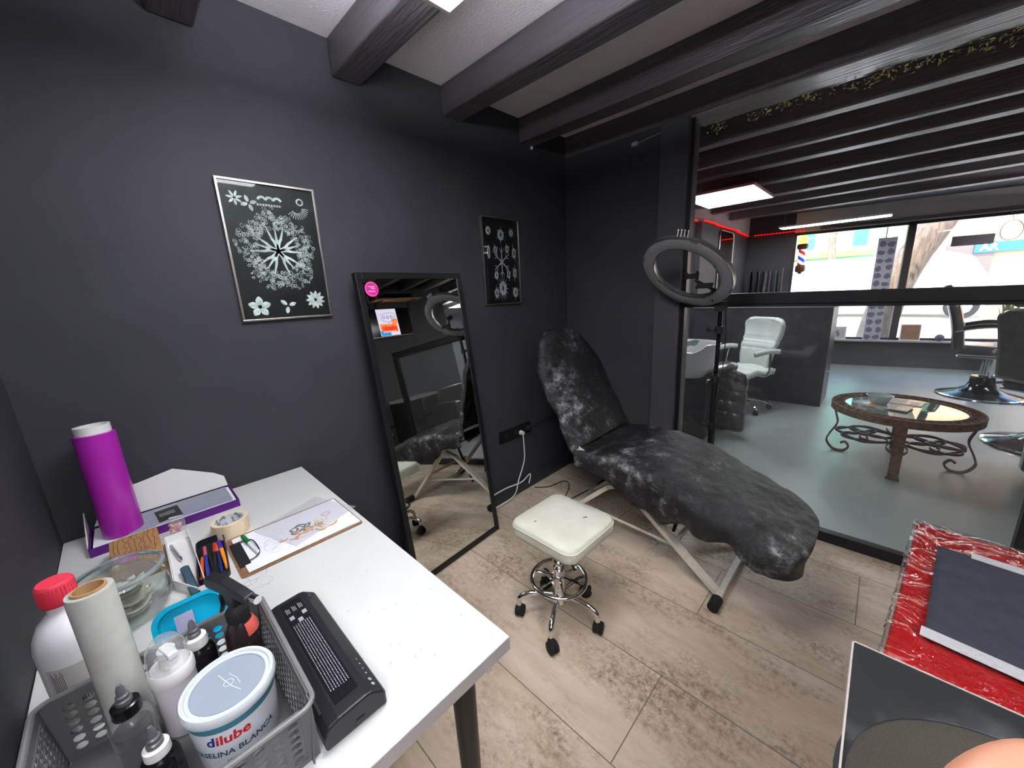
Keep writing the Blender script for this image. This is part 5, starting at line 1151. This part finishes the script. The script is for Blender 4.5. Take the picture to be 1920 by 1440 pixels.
MB().box(-.11, .11, -.012, .012, 0, 1.62).build('board', mat('pale grout', (168, 164, 172), .7), sp2)
mb = MB(); rnd = random.Random(31)
for j in range(13):
    for i in range(2):
        cx_ = -.055+.11*i+rnd.uniform(-.008, .008); cz = .06+.122*j+rnd.uniform(-.012, .012); rx_, rz_ = rnd.uniform(.036, .048), rnd.uniform(.032, .048); ph_ = rnd.random()*6
        mb.prism([(cx_+rx_*cos(a)*(1+.14*sin(3*a+ph_)), cz+rz_*sin(a)*(1+.12*cos(2*a+ph_))) for a in [2*pi*q/14 for q in range(14)]], 0, .003)
mb.v = [(x, -.012-z, y) for x, y, z in mb.v]; mb.build('stones', mat('grey stone print', (104, 104, 118), .7), sp2)
for i, (u, w, h, c, lb) in enumerate(((-.83, .16, .23, (206, 204, 204), 'left grey-white card with a small figure on the window sill'), (-.57, .23, .22, (188, 184, 184), 'right grey-white card with a portrait shape on the window sill'), (.33, .24, .26, (150, 112, 84), 'brown square cardboard standing on the sill right of the mullion'))):
    t = thing('sill_card', lb, 'card', WP(u, -.03, .446), WR, None, rx=-.08)
    MB().box(-w/2, w/2, -.004, .004, 0, h).build('board', M['paper'], t)
    MB().box(-w/2+.012, w/2-.012, -.0045, -.004, .012, h-.012).build('face', mat('card face', c, .7, c2=tuple(int(q*.9) for q in c), scale=9), t)
    if i < 2:
        mb = MB(); mb.ribbon([(0, .05), (.01, .09), (-.008, .13), (.006, .16)], [.03, .05, .04, .02] if i else [.012, .03, .02, .012]); mb.v = [(x, -.0047-z, y) for x, y, z in mb.v]; mb.build('figure', mat('grey figure', (120, 116, 120), .7), t)
dm = MB().ball(.055).build('grey_ball', mat('grey rubber ball', (86, 84, 92), .5), None, smooth=1, loc=WP(.66, -.05, .50)); tag(dm, 'dark grey ball resting on the window sill left of the barber chair', 'ball')
hr = MB().tube([(.10*cos(2*pi*i/36), .012*sin(4*pi*i/36), .13*sin(2*pi*i/36)) for i in range(36)], .004, 6, closed=True).tube([(0, 0, .13), (-.05, .0, .30)], .003, 5).build('cable_loop', M['iron'], None, loc=WP(1.12, -.10, 2.02), smooth=1); tag(hr, 'thin dark cable loop hanging in front of the window top at right', 'cable')
# snake plant
pl = thing('snake_plant', 'snake plant with upright striped leaves in a pale pot behind the barber chair', 'plant', WP(1.22, -.36, 0), 0)
MB().lathe([(0, 0), (.11, 0), (.14, .42), (.145, .44), (.13, .44), (.12, .40), (0, .40)], 24).build('pot', mat('pale pot', (170, 166, 158), .6), pl, smooth=1)
rnd = random.Random(6); lm = mat('snake plant leaf', (88, 104, 66), .45, c2=(140, 146, 96), scale=18, stretch=(1, 1, .3))
for i in range(14):
    a = rnd.uniform(0, 6.28); r_ = rnd.uniform(.01, .07); H_ = rnd.uniform(.45, .85); tl = rnd.uniform(.02, .2); w_ = rnd.uniform(.02, .03)
    MB().grid(lambda u, v: (r_*cos(a)+tl*u*u*cos(a)+(v-.5)*2*w_*(1-u**3)*sin(a), r_*sin(a)+tl*u*u*sin(a)-(v-.5)*2*w_*(1-u**3)*cos(a), .40+H_*u), 8, 2).build('leaf', lm, pl, smooth=180, solid=.003)
# red LED strip along the far left wall and the street head
ls = MB(); path = [(-1.925, 5.2, 2.315), (-1.925, 5.76, 2.315), (-1.945, 6.36, 2.315), (-1.945, 7.56, 2.315), (-1.99, 7.6, 2.315), (-1.99, 8.39, 2.30)]
pA = WP(-2.0, -.012, 2.30); pB = WP(-1.2, -.012, 2.31)
ls.tube([(-1.99, 2.75, 2.32), (-1.99, 5.74, 2.32), (-1.92, 5.75, 2.32), (-1.92, 6.35, 2.32), (-1.95, 6.36, 2.32), (-1.95, 7.55, 2.32), (-1.99, 7.56, 2.32), (-1.99, 8.36, 2.30), (pA[0]+.03, pA[1], 2.30), pB], .006, 6)
ls = ls.build('led_strip', mat('clear strip sleeve', (170, 60, 60), .4)); tag(ls, 'strip of small red LEDs along the top of the far left wall', 'light strip')
dt = MB()
seg = [((-1.982, 3.0, 2.32), (-1.982, 5.72, 2.32)), ((-1.912, 5.76, 2.32), (-1.912, 6.34, 2.32)), ((-1.942, 6.37, 2.32), (-1.942, 7.54, 2.32)), ((-1.982, 7.58, 2.32), (-1.982, 8.34, 2.30)), ((pA[0]+.05, pA[1]-.008, 2.30), (pB[0], pB[1]-.008, pB[2]))]
for a, b_ in seg:
    a, b_ = Vector(a), Vector(b_); k_ = max(2, int((b_-a).length/.045))
    for i in range(k_): q = a.lerp(b_, (i+.5)/k_); dt.box(q.x-.012, q.x+.012, q.y-.014, q.y+.014, q.z-.006, q.z+.006)
dt.build('diodes', M['redled'], ls)
struct(MB().box(-2.0, -1.985, 2.72, 8.4, 2.33, 2.6), 'trim_60', M['beige'])
# white small hook on the end wall
# garland on the header board
gl = MB(); rnd = random.Random(17)
for i in range(620):
    x = -.93+2.4*(i/620)+rnd.gauss(0, .01); cl = noise.noise(Vector((x*7, 2, 0)))
    if cl < -.12 and rnd.random() < .85: continue
    L = rnd.uniform(.012, .028); a = rnd.uniform(0, 2*pi); tl = rnd.uniform(-.9, .9); z = 2.45-rnd.random()*.04*(1+max(0, cl)*1.8)
    gl.at(x, YP+.205+rnd.gauss(0, .010), z, rx=tl, ry=rnd.uniform(-.9, .9), rz=a).add([(0, 0, 0), (L*.35, L*.22, .003), (L, 0, 0), (L*.35, -L*.22, .003)], [(0, 1, 2), (0, 2, 3)])
o = gl.build('ivy_garland', M['leaf']); tag(o, 'thin artificial leaf garland hanging from the dark header board', 'garland', kind='stuff')
MB().tube([(-.95+.1*i, YP+.205, 2.452+.004*sin(i*2.1)) for i in range(25)], .0025, 5).build('stem', M['iron'], o)
# ============================================================ THE STREET
asph = mat('sunlit paving', (200, 190, 178), .9, c2=(186, 174, 160), scale=1.2, detail=6)
struct(MB().box(-14, 20, 9.75, 40, .10, .16), 'floor.002', asph); struct(MB().prism([(-3, 8.45), (3.6, 9.75), (-3, 9.75)], .10, .16), 'floor.003', asph)
gb = thing('green_building', 'pale green house front with green shutters across the street', 'building', (-9, 23, .16))
MB().box(-4, 8.6, 0, 3, 0, 8).build('facade', mat('mint green render', (112, 178, 142), .8, c2=(104, 170, 134), scale=1), gb)
for x in (-3, -1.6, 1, 2.4, 4.4, 5.8, 7.6):
    for z in (2.6, 5.2): 
        MB().box(x, x+.45, -.06, 0, z, z+1.5).build('shutter', mat('green shutter', (52, 140, 104), .7), gb)
ob = thing('shop_building', 'pale ochre building with shop sign across the street', 'building', (2, 23.1, .16))
MB().box(-2.2, 14, 0, 3, 0, 8).build('facade', mat('warm render', (176, 140, 108), .8, c2=(160, 122, 92), scale=1), ob)
for x in (-.6, 2.4, 5.4): MB().box(x, x+1.2, -.05, 0, .3, 2.4).build('shopfront', mat('dark shopfront', (90, 78, 74), .3), ob)
MB().box(.1, 2.4, -.12, 0, 1.98, 2.34).build('blue_sign', mat('blue fascia', (36, 84, 170), .5), ob)
me = text_mesh('AR', .34, .01); mb = MB().mesh(me, lambda c: (c.x+.45, -.13, c.y+2.16)); mb.build('sign_letters', M['paper'], ob)
MB().at(3.4, -1.4, .0).add([(-4, 0, 2.38), (5.0, 0, 2.38), (5.0, 1.4, 2.62), (-4, 1.4, 2.62), (-4, 0, 2.18), (5.0, 0, 2.18)], [(0, 1, 2, 3), (0, 4, 5, 1)]).build('awning', mat('orange canvas', (220, 140, 76), .8), gb, solid=.02, label='long orange awning')
vn = thing('white_van', 'white parked van filling the street window, with a dark wheel at the right', 'van', (-.5, 17.0, .16), radians(2))
prof = [(-2.4, .35), (-2.45, 1.1), (-2.3, 1.85), (-2.0, 1.92), (1.6, 1.92), (2.1, 1.75), (2.4, 1.25), (2.75, 1.15), (2.85, .8), (2.8, .35)]
n_p = len(prof); vs = [(x, 0, z) for x, z in prof]+[(x, 1.8, z) for x, z in prof]
MB().add(vs, [tuple(range(n_p)), tuple(range(2*n_p-1, n_p-1, -1))]+[(i, n_p+i, n_p+(i+1) % n_p, (i+1) % n_p) for i in range(n_p)]).build('body', mat('white car paint', (240, 240, 240), .3, coat=.6), vn, bevel=.08, segs=3)
MB().add([(1.2, -.01, 1.2), (2.25, -.01, 1.2), (2.0, -.01, 1.65), (1.2, -.01, 1.68)], [(0, 1, 2, 3)]).build('window', mat('car glass', (150, 150, 150), .2), vn)
for x in (-1.6, 2.05):
    wl = MB().at(x, .02, .35, rx=pi/2).lathe([(0, -.1), (.33, -.1), (.35, -.07), (.35, .06), (.33, .09), (.22, .09), (.22, .07), (0, .07)], 32).build('tyre', M['rubber'], vn, smooth=1)
    MB().at(x, .02, .35, rx=pi/2).lathe([(0, .10), (.05, .10), (.08, .08), (.18, .085), (.21, .10), (.215, .07), (0, .07)], 10).build('wheel_rim', mat('wheel silver', (200, 200, 200), .3, .6), wl)
tk = mat('tree bark', (128, 108, 92), .9, c2=(96, 80, 68), scale=9, stretch=(3, 3, .5), bump=.8, bscale=20)
tr1 = thing('street_tree', 'thick leaning tree trunk right outside the street window', 'tree', (-.06, 10.9, .16))
MB().tube(smooth_path([(-.05, 0, 0), (.05, 0, .8), (.28, .05, 1.6), (.62, .1, 2.4), (.9, .2, 3.4), (1.0, .2, 5)]), [.30-.004*i for i in range(31)], 18).tube(smooth_path([(.55, .1, 2.2), (.2, .3, 3.2), (-.4, .4, 4.6)]), [.14-.004*i for i in range(13)], 12).build('trunk', tk, tr1, smooth=1)
fo = MB(); rnd = random.Random(44)
for i in range(1500):
    d = Vector((rnd.gauss(0, 1), rnd.gauss(0, 1), rnd.gauss(0, .6)))*.9; s_ = rnd.uniform(.06, .12)
    fo.at(.6+d.x, .3+d.y, 5.0+d.z, rx=rnd.uniform(0, 6), ry=rnd.uniform(0, 6)).add([(-s_, 0, 0), (0, -s_*.5, 0), (s_, 0, 0), (0, s_*.5, 0)], [(0, 1, 2, 3)])
fo.build('foliage', mat('sunny leaves', (110, 150, 60), .6, c2=(150, 170, 80), scale=3), tr1)
tr2 = thing('street_tree', 'thin pale tree trunk in front of the mint house across the street', 'tree', (-1.9, 20.6, .16))
MB().tube(smooth_path([(0, 0, 0), (.1, 0, 1.6), (0, 0, 3), (.3, 0, 5)]), [.16-.003*i for i in range(19)], 12).build('trunk', tk, tr2, smooth=1)
bx_ = MB().box(-.35, .35, -.01, .01, 0, .9).build('pavement_board', mat('brown kiosk board', (170, 140, 118), .7), None, loc=(1.75, 12.0, .16)); tag(bx_, 'brown board standing on the pavement at the far right of the window', 'board')

# ============================================================ THE PHOTOGRAPHER'S HAND (fingertip at the lower right corner)
def camP(px, py, dep):
    return CAMLOC+_r2*((px-960)/FPX*dep)+_d2*((py-720)/FPX*dep)+_f*dep
def skin_obj(name, chains, m, parent=None, sub=2):
    bm = bmesh.new(); layer = bm.verts.layers.skin.verify(); made = []
    def av(p, r):
        v = bm.verts.new(p); v[layer].radius = (r, r); return v
    root = None
    for ch in chains:
        prev = ch.get('from')
        prev = made[prev] if prev is not None else None
        for p, r in ch['pts']:
            v = av(p, r); made.append(v)
            if prev: bm.edges.new((prev, v))
            if root is None: root = v
            prev = v
    root[layer].use_root = True
    me = bpy.data.meshes.new(name); bm.to_mesh(me); bm.free()
    me.materials.append(m)
    o = bpy.data.objects.new(name, me); COL.objects.link(o)
    md = o.modifiers.new('skin', 'SKIN'); md.use_smooth_shade = True
    s_ = o.modifiers.new('sub', 'SUBSURF'); s_.levels = sub; s_.render_levels = sub
    if parent: o.parent = parent
    return o
D = .115
ch = [dict(pts=[(camP(2500, 2150, D), .026), (camP(2330, 1980, D), .026), (camP(2230, 1860, D), .027), (camP(2190, 1760, D), .025)]),            # wrist and palm
      {'from': 3, 'pts': [(camP(2130, 1600, D), .0125), (camP(2030, 1462, D), .0100), (camP(1935, 1450, D), .0096), (camP(1845, 1482, D), .0086), (camP(1775, 1525, D), .0066)]},   # index finger, visible
      {'from': 3, 'pts': [(camP(2230, 1640, D*1.05), .0115), (camP(2200, 1480, D*1.1), .0092), (camP(2120, 1440, D*1.12), .0088), (camP(2060, 1470, D*1.1), .0065)]},
      {'from': 3, 'pts': [(camP(2310, 1660, D*1.05), .011), (camP(2320, 1500, D*1.15), .009), (camP(2250, 1440, D*1.2), .0085), (camP(2190, 1450, D*1.2), .0062)]},
      {'from': 2, 'pts': [(camP(2380, 1720, D*1.05), .010), (camP(2410, 1590, D*1.15), .008), (camP(2370, 1520, D*1.2), .0075), (camP(2320, 1520, D*1.2), .0055)]},
      {'from': 1, 'pts': [(camP(2200, 1960, D*.9), .012), (camP(2080, 1860, D*.88), .0105), (camP(1990, 1760, D*.9), .0092), (camP(1950, 1700, D*.92), .0068)]}]
hd_ = skin_obj('hand', ch, M['skin']); tag(hd_, "photographer's fingertip and hand intruding at the lower right corner", 'hand')
